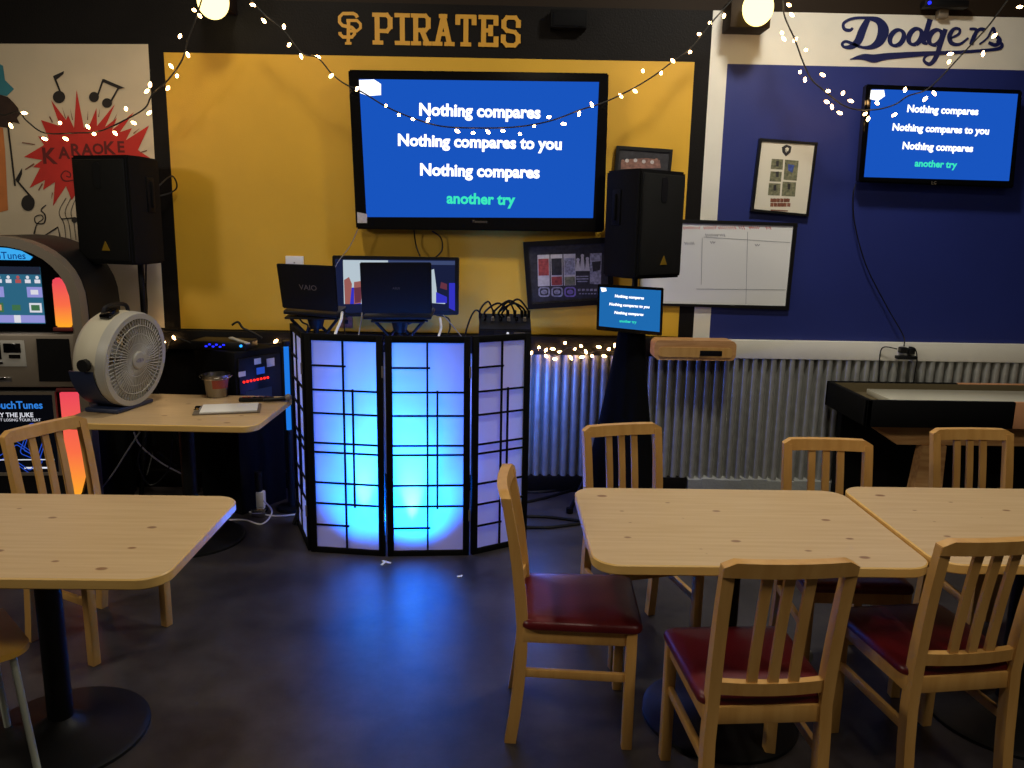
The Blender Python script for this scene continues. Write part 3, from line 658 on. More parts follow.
# ------------------------------------------------------------------ string lights
bulb = MB(); bulb.lathe([(.003, -.014), (.0078, -.006), (.009, .002), (.006, .012), (.002, .018)], 10)
bulb_me = None
def string_lights(label, wire, bulbs, Y):
    global bulb_me
    base = at(*wire[0][:2], wire[0][2] if len(wire[0]) > 2 else Y)
    t = thing('string_lights', label, 'string lights', base, 0, 'warm fairy light strings')
    b = MB(); b.tube([at(p[0], p[1], p[2] if len(p) > 2 else Y)-base for p in wire], 0.0045, 6, smooth=6)
    b.build('wire', 'wire_green', t)
    for (x, y) in bulbs:
        yy = Y+random.uniform(-.02, .02)
        if bulb_me is None:
            o = bulb.build('bulb', 'bulb_glow', t); bulb_me = o.data
        else:
            o = bpy.data.objects.new('bulb', bulb_me); col.objects.link(o); o.parent = t
        o.location = at(x, y, yy)-base; o.rotation_euler = (random.uniform(.3, 2.6), random.uniform(-.8, .8), random.uniform(0, 6))
string_lights('fairy light string swagged across the karaoke mural up to the left globe lamp', [(-8, 108), (3, 115), (18, 112), (28, 122), (45, 133), (75, 133), (100, 131), (125, 120), (145, 108), (152, 95), (168, 80), (182, 60), (188, 40), (196, 18), (204, -8)],
   [(11, 126), (24, 113), (45, 139), (60, 123), (66, 139), (88, 127), (94, 134), (115, 133), (126, 109), (134, 123), (147, 91), (149, 113), (150, 85), (168, 88), (171, 66), (177, 76), (180, 36), (188, 55), (194, 10), (200, 16)], 4.85)
string_lights('fairy light string swagged across the front of the big television', [(246, -6), (262, 12), (285, 32), (302, 53), (318, 58), (332, 74), (345, 84), (362, 92), (385, 106), (410, 117), (440, 126), (475, 128), (515, 127), (550, 121), (580, 110), (605, 102), (632, 89), (655, 75), (672, 62), (692, 47), (712, 22), (736, -4)],
   [(253, 5), (264, 21), (284, 27), (289, 45), (301, 56), (318, 57), (331, 76), (357, 89), (386, 106), (399, 115), (413, 119), (428, 120), (457, 131), (473, 133), (488, 132), (503, 131), (520, 134), (534, 126), (549, 117), (564, 124), (579, 114), (592, 105), (621, 96), (635, 91), (643, 71), (661, 73), (673, 61), (690, 52), (699, 34), (710, 23), (724, 16)], 4.85)
string_lights('fairy light string swagged in front of the smaller television', [(784, -8), (784, 14), (795, 40), (803, 62), (812, 80), (826, 92), (838, 102), (850, 108), (864, 110), (880, 109), (896, 104), (908, 96), (926, 90), (940, 78), (955, 62), (968, 48), (985, 30), (996, 16), (1012, -6)],
   [(789, 5), (792, 15), (782, 33), (784, 39), (795, 40), (806, 50), (800, 72), (805, 80), (823, 75), (828, 91), (827, 102), (832, 107), (843, 93), (851, 101), (840, 113), (865, 114), (868, 119), (905, 90), (894, 115), (925, 99), (934, 93), (949, 62), (950, 54), (983, 54), (994, 36), (1020, 7), (877, 103)], 4.85)
string_lights('fairy light bundle lying on the dark rail right of the folding screen', [(526, 353), (540, 349), (555, 356), (570, 347), (585, 354), (600, 350), (618, 353)],
   [(531, 353), (539, 348), (546, 356), (553, 349), (560, 352), (565, 343), (571, 358), (575, 349), (581, 346), (582, 357), (586, 352), (592, 356), (599, 347), (604, 356), (609, 349), (615, 346), (616, 356), (555, 359), (546, 350)], 5.115)
string_lights('short fairy light string on the rail left of the folding screen', [(150, 332), (160, 343), (166, 352), (174, 338), (200, 345), (240, 346), (276, 343), (288, 342)], [(159, 330), (163, 343), (174, 338), (276, 341), (285, 343), (141, 341)], 5.12)

# ------------------------------------------------------------------ loudspeakers on stands
def speaker(label, loc, rotz):
    t = thing('loudspeaker', label, 'speaker', loc, rotz, 'loudspeakers on tripod stands')
    w2, wb2, d, h = .205, .135, .32, .61
    poly = [(-w2, -d/2), (w2, -d/2), (w2, -.05), (wb2, d/2), (-wb2, d/2), (-w2, -.05)]
    b = MB(); b.prism(poly, lambda u, v: Vector((u, v, 0)), lambda u, v: Vector((u, v, h)))
    bmesh.ops.bevel(b.bm, geom=b.bm.edges[:], offset=.012, segments=2, affect='EDGES'); b.build('cabinet', 'black_matte', t)
    MB().box((0, -d/2-.004, h/2), (.37, .014, .565), bev=.006).build('grille', 'speaker_grille', t)
    b = MB(); b.prism([(-.028, -.022), (.028, -.022), (0, .03)], lambda u, v: Vector((u+.02, -d/2-.016, .1+v)), lambda u, v: Vector((u+.02, -d/2-.011, .1+v))); b.build('badge', 'gold_badge', t)
    b = MB(); b.prism([(u, v) for u, v in rounded(.05, .14, .02)], lambda u, v: Vector((u-.005, -d/2-.0145, .5+v)), lambda u, v: Vector((u-.005, -d/2-.011, .5+v))); b.build('horn_slot', 'black_plastic', t)
    for s in (-1, 1):
        n = Vector((.98*s, .17, 0))
        b = MB(); b.box((s*(w2-.026), .03, .40), (.012, .10, .20), rot=(0, 0, s*.36), bev=.005); b.box((s*(w2-.016), .03, .40), (.02, .022, .15), rot=(0, 0, s*.36), bev=.006); b.build('handle', 'black_matte', t)
    return t
spR = at(648, 277, 4.80)
speaker('black loudspeaker above the lyric monitor between television and whiteboard', (.825, 4.80, 1.472), R(40))
speaker('black loudspeaker in front of the karaoke mural above the fan', (-2.225, 4.86, 1.497), R(-20))
def stand(label, loc, top, skirt, spread=.38, a0=25):
    t = thing('speaker_stand', label, 'stand', loc, 0, 'tripod speaker stands')
    MB().cyl((0, 0, .35), (0, 0, top), .0175).build('pole', 'black_plastic', t)
    MB().cyl((0, 0, .78), (0, 0, .90), .03).build('collar', 'black_plastic', t)
    for k in range(3):
        a = R(90+120*k+a0); e = Vector((spread*math.cos(a), spread*math.sin(a), .015))
        l = MB().cyl((.02*math.cos(a), .02*math.sin(a), .75), e, .014).cyl((.02*math.cos(a), .02*math.sin(a), .3), e*.52+Vector((0, 0, .18)), .009).build('leg', 'black_plastic', t)
        MB().cyl(e-Vector((0, 0, .013)), e+Vector((0, 0, .02)), .022).build('rubber_foot', 'black_matte', l)
    if skirt:
        b = MB(); vs = []; n = 48; Z = [1.22, 1.12, .9, .6, .3, .12]
        for z in Z:
            s = (1.22-z)/1.1
            for i in range(n):
                a = 2*math.pi*i/n; lob = .5+.5*math.cos(3*(a-R(180)))
                r = .075+s*(.075+.13*lob*lob)*(.8+.2*s)
                vs.append((r*math.cos(a), r*math.sin(a), z))
        b.faces(vs, [(j*n+i, j*n+(i+1) % n, (j+1)*n+(i+1) % n, (j+1)*n+i) for j in range(len(Z)-1) for i in range(n)])
        b.build('cloth_skirt', 'black_cloth', t, sharp=80)
stand('tripod stand in black cloth skirt under the right loudspeaker', (.80, 4.74, 0), 1.47, True, 0.34, 90)
stand('bare black tripod stand carrying the left loudspeaker behind the fan', (-2.18, 4.93, 0), 1.497, False, .24, 60)

# ------------------------------------------------------------------ folding screen
CORN = [(-1.175, 4.518), (-1.008, 4.107), (-.586, 4.051), (-.138, 4.080), (.175, 4.262)]
HS = 1.195
t = thing('folding_screen', 'white four-panel folding screen with black lattice glowing blue from behind', 'folding screen', (-.55, 4.15, 0)); o = t.location
V_ = (.116, .23, .341, .484, .529, .678, .781, .889)
for i in range(4):
    A = Vector(CORN[i]+(0,))-o; B_ = Vector(CORN[i+1]+(0,))-o
    d = (B_-A).normalized(); A = A+d*.006; B_ = B_-d*.006; L = (B_-A).length; ang = math.atan2(d.y, d.x)
    nrm = Vector((d.y, -d.x, 0))
    bx = lambda u0, v0, u1, v1, th, off, bev=0, mb=None: mb.box(A+d*((u0+u1)/2)+Vector((0, 0, (v0+v1)/2))+nrm*off, (u1-u0, th, v1-v0), rot=(0, 0, ang), bev=bev)
    F = .034; b = MB()
    bx(0, 0, F, HS, .02, 0, .002, b); bx(L-F, 0, L, HS, .02, 0, .002, b); bx(F, .0, L-F, F*.9, .02, 0, .002, b); bx(F, HS-F, L-F, HS, .02, 0, .002, b)
    fr = b.build('panel_frame', 'black_matte', t)
    b = MB(); iw = L-2*F; u = lambda q: F+iw*q; v = lambda q: HS-F-(HS-2*F)*q; r = .0048
    for q in V_:
        full = q not in (.116, .889)
        bx(F, v(q)-r, u(1 if full else .53), v(q)+r, .008, .007, 0, b)
    bx(u(.49)-r, F, u(.49)+r, HS-F, .008, .0075, 0, b); bx(u(.63)-r, v(.794), u(.63)+r, v(.222), .008, .0072, 0, b)
    b.build('lattice', 'black_matte', fr)
    b = MB(); n = 12
    vs = []
    for a in range(n+1):
        for c in range(n+1):
            wv = .0015*math.sin(a*1.9+i)*math.sin(c*.8+2*i)
            vs.append(A+d*(F-.004+(iw+.008)*a/n)+Vector((0, 0, F-.004+(HS-2*F+.008)*c/n))+nrm*(-.002+wv))
    b.faces(vs, [(a*(n+1)+c, (a+1)*(n+1)+c, (a+1)*(n+1)+c+1, a*(n+1)+c+1) for a in range(n) for c in range(n)]); b.build('fabric', 'screen_fabric', fr, sharp=80)
    if i < 3:
        for z in (.2, .98): MB().cyl(B_+Vector((0, 0, z))+nrm*.014, B_+Vector((0, 0, z+.06))+nrm*.014, .005).build('hinge', 'grey_plastic', fr)

# ------------------------------------------------------------------ laptops, stands, mixer behind the screen
def laptop(label, q, Y, logo, size, group='laptops behind the folding screen', cl='black_plastic'):
    tl, tr, br, bl = [at(*c, Y) for c in q]; c0 = (bl+br)/2
    t = thing('laptop', label, 'laptop', c0, 0, group)
    b = MB(); Q = [p-c0 for p in (tl, tr, br, bl)]; lean = Vector((0, -.05, 0)); Q[0] = Q[0]+lean; Q[1] = Q[1]+lean
    vs = Q+[p+Vector((0, .016, 0)) for p in Q]
    b.faces(vs, [(0, 1, 2, 3), (7, 6, 5, 4)]+[(i, (i+1) % 4, 4+(i+1) % 4, 4+i) for i in range(4)])
    bmesh.ops.bevel(b.bm, geom=b.bm.edges[:], offset=.005, segments=2, affect='EDGES'); b.build('lid', cl, t)
    wd = (br-bl).length; d = (br-bl).normalized()
    MB().box((0, .13, -.014), (wd*.98, .26, .022), rot=(R(4), -math.asin(d.z), 0), bev=.005).build('base', 'black_plastic', t)
    up = ((Q[0]+Q[1])/2-(Q[2]+Q[3])/2); mid = up*.5+Vector((0, -.0035, 0))
    b = MB(); b.text(logo, lambda u, v: mid+d*u+up.normalized()*v, 0, 0, width=size); b.build('maker_lettering', 'grey_plastic', t, flatmesh=True)
    return t, c0
def lap_stand(label, c, Y):
    t = thing('laptop_stand', label, 'stand', (c.x, c.y+.13, 0), 0, 'laptop stands behind the folding screen'); z = c.z-.03
    MB().box((0, 0, z-.012), (.30, .22, .012), rot=(R(4), 0, 0), bev=.003).build('tray', 'black_plastic', t)
    MB().cyl((0, 0, .3), (0, 0, z-.03), .016).cyl((0, 0, z-.09), (0, 0, z-.03), .035, .05).build('pole', 'black_plastic', t)
    b = MB()
    for s in (-1, 1): b.cyl((s*.02, 0, z-.16), (s*.13, -.05, z-.03), .009); b.cyl((s*.02, 0, z-.07), (s*.11, .04, z-.17), .009)
    b.build('brace', 'black_plastic', t)
    for k in range(3):
        a = R(90+120*k); MB().cyl((0, 0, .45), (.17*math.cos(a), .17*math.sin(a), .012), .011).build('leg', 'black_plastic', t)
t1, c1 = laptop('dark grey laptop with lid letters at the left behind the folding screen', [(278.5, 263), (337, 265.5), (338, 312), (282.5, 308)], 4.42, 'VAIO', .095)
lap_stand('black stand under the left laptop', c1, 4.42)
t2, c2 = laptop('nearly black laptop in front of the photo monitor behind the folding screen', [(361, 262), (432, 262), (432, 313.5), (362, 313.5)], 4.45, 'ASUS', .04)
lap_stand('black stand under the middle laptop before the photo monitor', c2, 4.45)
c = at(504, 333, 4.5); t = thing('audio_mixer', 'black audio mixer with looping cables behind the right folding screen panel', 'mixer', (c.x, 4.5, 1.145)); o = t.location
prof = [(-.12, 0), (.13, 0), (.13, .10), (.10, .115), (-.12, .05)]
b = MB(); b.prism(prof, lambda u, v: Vector((-.14, u, v)), lambda u, v: Vector((.15, u, v))); bmesh.ops.bevel(b.bm, geom=b.bm.edges[:], offset=.006, segments=2, affect='EDGES'); b.build('case', 'black_plastic', t)
b = MB(); b.box((.045, -.122, .03), (.20, .006, .035)); b.build('front_panel', 'frame_black', t)
for i in range(6): MB().cyl((-.11+i*.045, -.02, .088), (-.11+i*.045, -.026, .108), .010, .008, 10).build('knob', 'grey_plastic' if i % 2 else 'black_gloss', t)
MB().cyl((.02, -.124, .03), (.02, -.13, .03), .007).build('indicator_light', 'ui_white', t)
b = MB(); b.box((.085, -.126, .03), (.06, .003, .012)); b.build('front_lettering', 'grey_plastic', t)
for i, (p, q, h) in enumerate(((-.13, -.06, .10), (-.10, .02, .09), (-.02, .06, .10), (-.05, .10, .11), (.0, .14, .12), (-.02, .12, .09))):
    MB().tube([(p, .06, .02 if i == 0 else .10), (p-.01, .03, .13), ((p+q)/2, .01, .11+h*.8), (q-.01, .03, .15), (q, .05, .11)], .0055, 6, smooth=6).cyl((q, .05, .10), (q, .047, .14), .009).build('audio_cable', 'black_plastic', t)
MB().tube([(-.13, .06, .11), (-.16, .02, .14), (-.19, -.02, .10), (-.22, -.03, .0), (-.24, -.02, -.12)], .005, 6, smooth=6).build('audio_cable', 'black_plastic', t)
t = thing('equipment_case', 'tall black equipment case carrying the audio mixer behind the folding screen', 'case', (c.x-.01, 4.51, 0))
MB().box((0, 0, .57), (.20, .26, 1.14), bev=.01).build('body', 'black_matte', t); MB().box((0, 0, 1.142), (.20, .26, .006)).build('lid', 'black_plastic', t)
for lab, P, r, m in (('white cable hanging between the left laptop and folding screen top', [(342, 312, 4.45), (341, 320, 4.4), (336, 332, 4.35), (334, 340, 4.3)], .008, 'white_plastic'),
             ('thin black cable hanging below the photo monitor left side', [(345, 315, 4.6), (344, 325, 4.5), (346, 338, 4.4)], .004, 'black_plastic'),
             ('thin grey cable hanging left of the middle laptop stand', [(362, 313, 4.6), (361, 322, 4.5), (358, 338, 4.4)], .004, 'grey_cable'),
             ('black cable looping under the right side of the middle laptop', [(436, 315, 4.6), (448, 318, 4.6), (450, 328, 4.55), (446, 338, 4.5)], .005, 'black_plastic'),
             ('black cable bowing from the middle laptop stand to its right', [(408, 324, 4.5), (418, 320, 4.5), (428, 321, 4.5)], .007, 'black_plastic'),
             ('white cable hanging under the right side of the middle laptop', [(440, 318, 4.55), (441, 328, 4.5), (438, 338, 4.45)], .007, 'white_plastic'),
             ('thin wire slanting from the middle laptop to the right screen panel', [(443, 315, 4.6), (452, 325, 4.5), (462, 337, 4.4)], .003, 'grey_cable'),
             ('black cable curling under the left laptop stand', [(296, 313, 4.45), (302, 322, 4.45), (308, 326, 4.45), (304, 338, 4.45)], .005, 'black_plastic')):
    cable('hanging_cable', lab, [at(*p) for p in P], r, m)

# ------------------------------------------------------------------ audio rack and LED tube left of the screen
t = thing('audio_rack', 'black audio rack with stickers and red lights behind the rear side table', 'audio rack', (-1.60, 4.88, 0), R(58))
MB().box((0, 0, .50), (.36, .36, 1.0), bev=.008).build('cabinet', 'black_matte', t)
MB().box((0, -.185, .78), (.32, .012, .36), bev=.003).build('front_panel', 'black_plastic', t)
for i in range(8): MB().cyl((-.13+i*.026, -.191, .82), (-.13+i*.026, -.197, .82), .0075, None, 8).build('red_light', 'led_red', t)
for (u, v, a, c, m) in ((-.02, .93, .05, .035, 'white_plastic'), (.08, .91, .06, .05, 'pic_pale'), (.0, .87, .06, .04, 'poster_line'), (-.14, .87, .05, .03, 'white_plastic')):
    MB().box((u, -.1925, v), (a, .003, c)).build('sticker', m, t)
MB().box((-.02, -.1925, .70), (.2, .003, .12)).build('display', 'mon_dark', t)
t = thing('microphone_receiver', 'silver and blue-lit receiver lying on top of the audio rack', 'receiver', (-1.66, 4.82, 1.0), R(-8))
MB().box((0, 0, .025), (.34, .18, .05), bev=.004).build('case', 'black_plastic', t)
for i in range(6): MB().box((-.07+.022*i, -.092, .02+.012*(i % 2)), (.013, .004, .008)).build('blue_light', 'led_blue', t)
MB().box((.12, -.05, .055), (.16, .03, .01), rot=(0, R(8), R(-25)), bev=.003).build('antenna', 'fan_grey', t)
MB().cyl((.15, -.092, .03), (.15, -.098, .03), .008).build('indicator_light', 'led_cyan', t)
A = at(286, 346, 4.76); 
t = thing('light_tube', 'glowing blue upright light tube between audio rack and folding screen', 'light tube', (A.x, 4.76, 0))
MB().cyl((0, 0, .51), (0, 0, A.z), .015).build('tube', 'tube_blue', t); MB().cyl((0, 0, A.z), (0, 0, A.z+.03), .024).build('cap', 'black_plastic', t)
MB().cyl((0, 0, .0), (0, 0, .51), .022).cyl((0, 0, 0), (0, 0, .02), .09).build('base', 'black_plastic', t)
MB().box((.0, .032, .76), (.07, .02, .5)).build('back_reflector', 'black_plastic', t)
c = atz(260, 516, 0); t = thing('power_adapter', 'white and silver plug adapter on the floor behind the left table', 'adapter', c)
MB().box((0, 0, .03), (.09, .07, .06), bev=.01).build('body', 'chrome', t); MB().box((.01, 0, .11), (.05, .05, .10), bev=.01).build('plug', 'white_plastic', t); MB().cyl((0, 0, .16), (0, 0, .28), .022).build('handle', 'black_plastic', t)

# ------------------------------------------------------------------ jukebox
JX, JY = -2.745, 4.42
t = thing('jukebox', 'grey arched digital jukebox with orange light tubes at the left edge', 'jukebox', (JX, JY, 0), R(4))
t.scale = (1, 1, 1.035)
def arch(w_, z0, z1, n=18, sq=2.3):       # rounded arch outline: straight sides, superelliptic top
    P = [(-w_, z0), (w_, z0)]
    for i in range(n+1):
        a = math.pi*i/n; c, s = math.cos(a), math.sin(a)
        P.append((w_*(abs(c)**(2/sq))*(1 if c >= 0 else -1), 1.22+(z1-1.22)*(abs(s)**(2/sq))))
    return P
b = MB(); b.prism(arch(.45, .02, 1.60), lambda u, v: Vector((u, .06, v)), lambda u, v: Vector((u, .50, v))); b.build('body', 'black_plastic', t)
def ring(b, o_, i_, y0, y1):
    n = len(o_); vs = [Vector((u, y0, v)) for u, v in o_]+[Vector((u, y0, v)) for u, v in i_]+[Vector((u, y1, v)) for u, v in o_]+[Vector((u, y1, v)) for u, v in i_]
    fs = []
    for k in range(n):
        j = (k+1) % n; fs += [(k, j, n+j, n+k), (k, 2*n+k, 2*n+j, j), (n+k, n+j, 3*n+j, 3*n+k)]
    b.faces(vs, fs)
b = MB(); ring(b, arch(.445, .02, 1.60), arch(.395, .08, 1.55), -.03, .10); b.build('arch_frame', 'grey_plastic', t)
b = MB(); b.prism(arch(.405, .05, 1.565), lambda u, v: Vector((u, .0, v)), lambda u, v: Vector((u, .07, v))); b.build('front_panel', 'black_gloss', t)
fj = lambda k: (lambda u, v: Vector((u, -.002*k, v)))
b = MB(); sg = [(-.19, 1.475), (.19, 1.475), (.205, 1.50), (.15, 1.545), (.08, 1.565), (0, 1.572), (-.08, 1.565), (-.15, 1.545), (-.205, 1.50)]
sg = [(u, 1.475+(v-1.475)*.68) for u, v in sg]; b.prism(sg, lambda u, v: Vector((u, -.012, v)), lambda u, v: Vector((u, .005, v)), 0); b.text('TouchTunes', lambda u, v: Vector((u, -.014, v)), 0.045, 1.498, width=.26, mi=1, bold=.01); b.build('lit_sign', ['sign_blue', 'sign_navy'], t)
b = MB(); b.rect(-.24, 1.14, .24, 1.44, fj(2), 0)
b.rect(-.24, 1.40, .24, 1.44, fj(3), 1); b.rect(-.24, 1.145, .24, 1.185, fj(3), 3); b.rect(.08, 1.145, .115, 1.185, fj(4), 2)
for i in range(5):
    u = -.2+i*.1; b.rect(u-.035, 1.20, u+.03, 1.25, fj(3), (2, 5, 6, 0, 2)[i]); b.rect(u-.025, 1.21, u+.02, 1.24, fj(4), (4, 2, 4, 6, 6)[i])
    if i % 2 == 0: b.rect(u-.04, 1.28, u+.04, 1.335, fj(3), (3, 3, 4)[i//2] if i < 4 else 3); b.rect(u-.02, 1.295, u+.02, 1.32, fj(4), 2)
    for k in range(2): b.disc(u+.02-.05*k, 1.385, .009, fj(3), 2 if (i+k) % 3 else 5, n=10); b.rect(u+.005-.05*k, 1.355, u+.035-.05*k, 1.374, fj(3), 2 if (i+k) % 3 else 5)
b.build('touch_screen', ['ui_teal', 'ui_dark', 'ui_white', 'ui_lilac', 'ui_orange', 'ui_red', 'ui_green'], t, flatmesh=True)
b = MB(); b.rect(-.40, .90, .40, 1.09, lambda u, v: Vector((u, 0, v))); b = MB()
b.box((0, -.02, .945), (.80, .05, .29), bev=.012); b.build('control_panel', 'grey_plastic', t)
b = MB(); b.box((-.02, -.047, .985), (.32, .006, .14), bev=.002); b.build('payment_plate', 'fan_grey', t)
for u, z, sx, sz in ((-.12, .99, .05, .10), (-.02, 1.0, .07, .09), (.075, 1.015, .09, .05)): MB().box((u, -.052, z), (sx, .008, sz), bev=.003).build('payment_slot', 'black_gloss', t)
MB().box((.085, -.052, .97), (.06, .006, .02)).box((.0, -.052, .935), (.04, .006, .012)).build('coin_return', 'chrome', t)
MB().box((.0, -.047, .845), (.11, .006, .025), bev=.003).build('name_plate', 'chrome', t)
b = MB(); b.prism([(-.09, -.12), (.09, -.12), (.085, .11), (-.085, .11)], lambda u, v: Vector((u+.29, -.05, .955+v)), lambda u, v: Vector((u+.29, -.04, .955+v))); b.build('speaker_mesh', 'black_matte', t)
b = MB(); ring(b, [(-.26, .30), (.26, .30), (.26, .77), (-.26, .77)], [(-.245, .315), (.245, .315), (.245, .755), (-.245, .755)], -.02, .02); b.build('poster_frame', 'grey_plastic', t)
b = MB(); b.rect(-.245, .315, .245, .755, fj(2), 0)
b.text('myTouchTunes', lambda u, v: Vector((u, -.006, v)), 0.003, .695, width=.36, mi=1, bold=.02); b.text('PLAY THE JUKE', lambda u, v: Vector((u, -.006, v)), .01, .64, width=.235, mi=2, bold=.02); b.text('WITHOUT LOSING YOUR SEAT', lambda u, v: Vector((u, -.006, v)), .01, .612, width=.31, mi=2)
for k in range(2):
    for (u, v, a) in ((-.10, .48, .5), (.12, .49, -.4), (.05, .40, .9)):
        P = [(u+(x*math.cos(a)-y*math.sin(a))*(1-.25*k), v+(x*math.sin(a)+y*math.cos(a))*(1-.25*k), .005) for x, y in rounded(.11, .19, .02)]
        b.stroke(P+[P[0]], fj(3), 3)
b.rect(-.22, .385, .22, .390, fj(4), 2); b.rect(.05, .335, .2, .345, fj(3), 2)
b.build('poster_screen', ['poster_black', 'poster_blue', 'ui_white', 'poster_line'], t, flatmesh=True)
for s in (-1, 1):
    def tube_poly(P, name='light_tube'):
        b = MB(); b.prism([(s*u, v) for u, v in P], lambda u, v: Vector((u, -.035, v)), lambda u, v: Vector((u, .01, v))); bmesh.ops.bevel(b.bm, geom=b.bm.edges[:], offset=.008, segments=2, affect='EDGES'); b.build(name, 'tube_flame', t)
    tube_poly([(.305, 1.125), (.385, 1.125), (.385, 1.28), (.37, 1.34), (.345, 1.385), (.315, 1.385), (.305, 1.36)])
    tube_poly([(.29, .16), (.345, .18), (.385, .30), (.385, .775), (.29, .775)])
    MB().box((s*.345, -.02, 1.115), (.1, .05, .02), bev=.003).build('tube_cap', 'mural_dark_red', t)
    MB().box((s*.34, -.02, .785), (.12, .05, .02), bev=.003).build('tube_cap', 'mural_dark_red', t)
MB().box((0, .22, .01), (.86, .36, .02)).build('plinth', 'black_plastic', t)

# ------------------------------------------------------------------ tables
def table(label, cx, cy, L, Wd, top=.75, r=.085, rotz=0, th=.034):
    t = thing('dining_table', label, 'table', (cx, cy, 0), rotz, 'light pine pedestal tables')
    P = rounded(L, Wd, r, 8); b = MB(); n = len(P); e = .004
    Pin = rounded(L-2*e, Wd-2*e, r-e, 8)
    vs = [Vector((u, v, top)) for u, v in Pin]+[Vector((u, v, top-e)) for u, v in P]+[Vector((u, v, top-th+e)) for u, v in P]+[Vector((u, v, top-th)) for u, v in Pin]
    b.faces(vs, [tuple(range(n))], 0); bm = b.bm; bm.verts.ensure_lookup_table()
    for j in range(3):
        for i in range(n):
            k = (i+1) % n; fc = bm.faces.new([bm.verts[j*n+i], bm.verts[j*n+k], bm.verts[(j+1)*n+k], bm.verts[(j+1)*n+i]]); fc.material_index = 1
    fc = bm.faces.new([bm.verts[3*n+i] for i in range(n-1, -1, -1)]); fc.material_index = 1
    b.build('tabletop', ['table_pine', 'edge_pine'], t)
    MB().cyl((0, 0, .03), (0, 0, top-th-.02), .04, n=24).build('post', 'black_plastic', t)
    b = MB(); b.lathe([(.28, 0), (.28, .012), (.26, .022), (.10, .035), (.06, .06), (.042, .075)], 48); b.build('base', 'black_plastic', t)
    MB().box((0, 0, top-th-.012), (.5, .08, .024)).box((0, 0, top-th-.012), (.08, .5, .024)).build('spider_bracket', 'black_plastic', t)
    return t
table('light pine table at the left edge with a shiny black round base', -1.49, 2.50, 1.08, .72, rotz=0)
table('middle light pine table between the red-seated chairs', .832, 2.643, 1.06, .735)
table('rightmost light pine table, its left end against the middle table', 1.912, 2.66, 1.09, .75, top=.760)
table('light pine side table under the fan beside the jukebox', -1.70, 4.26, 1.00, .72, rotz=R(-1.5))

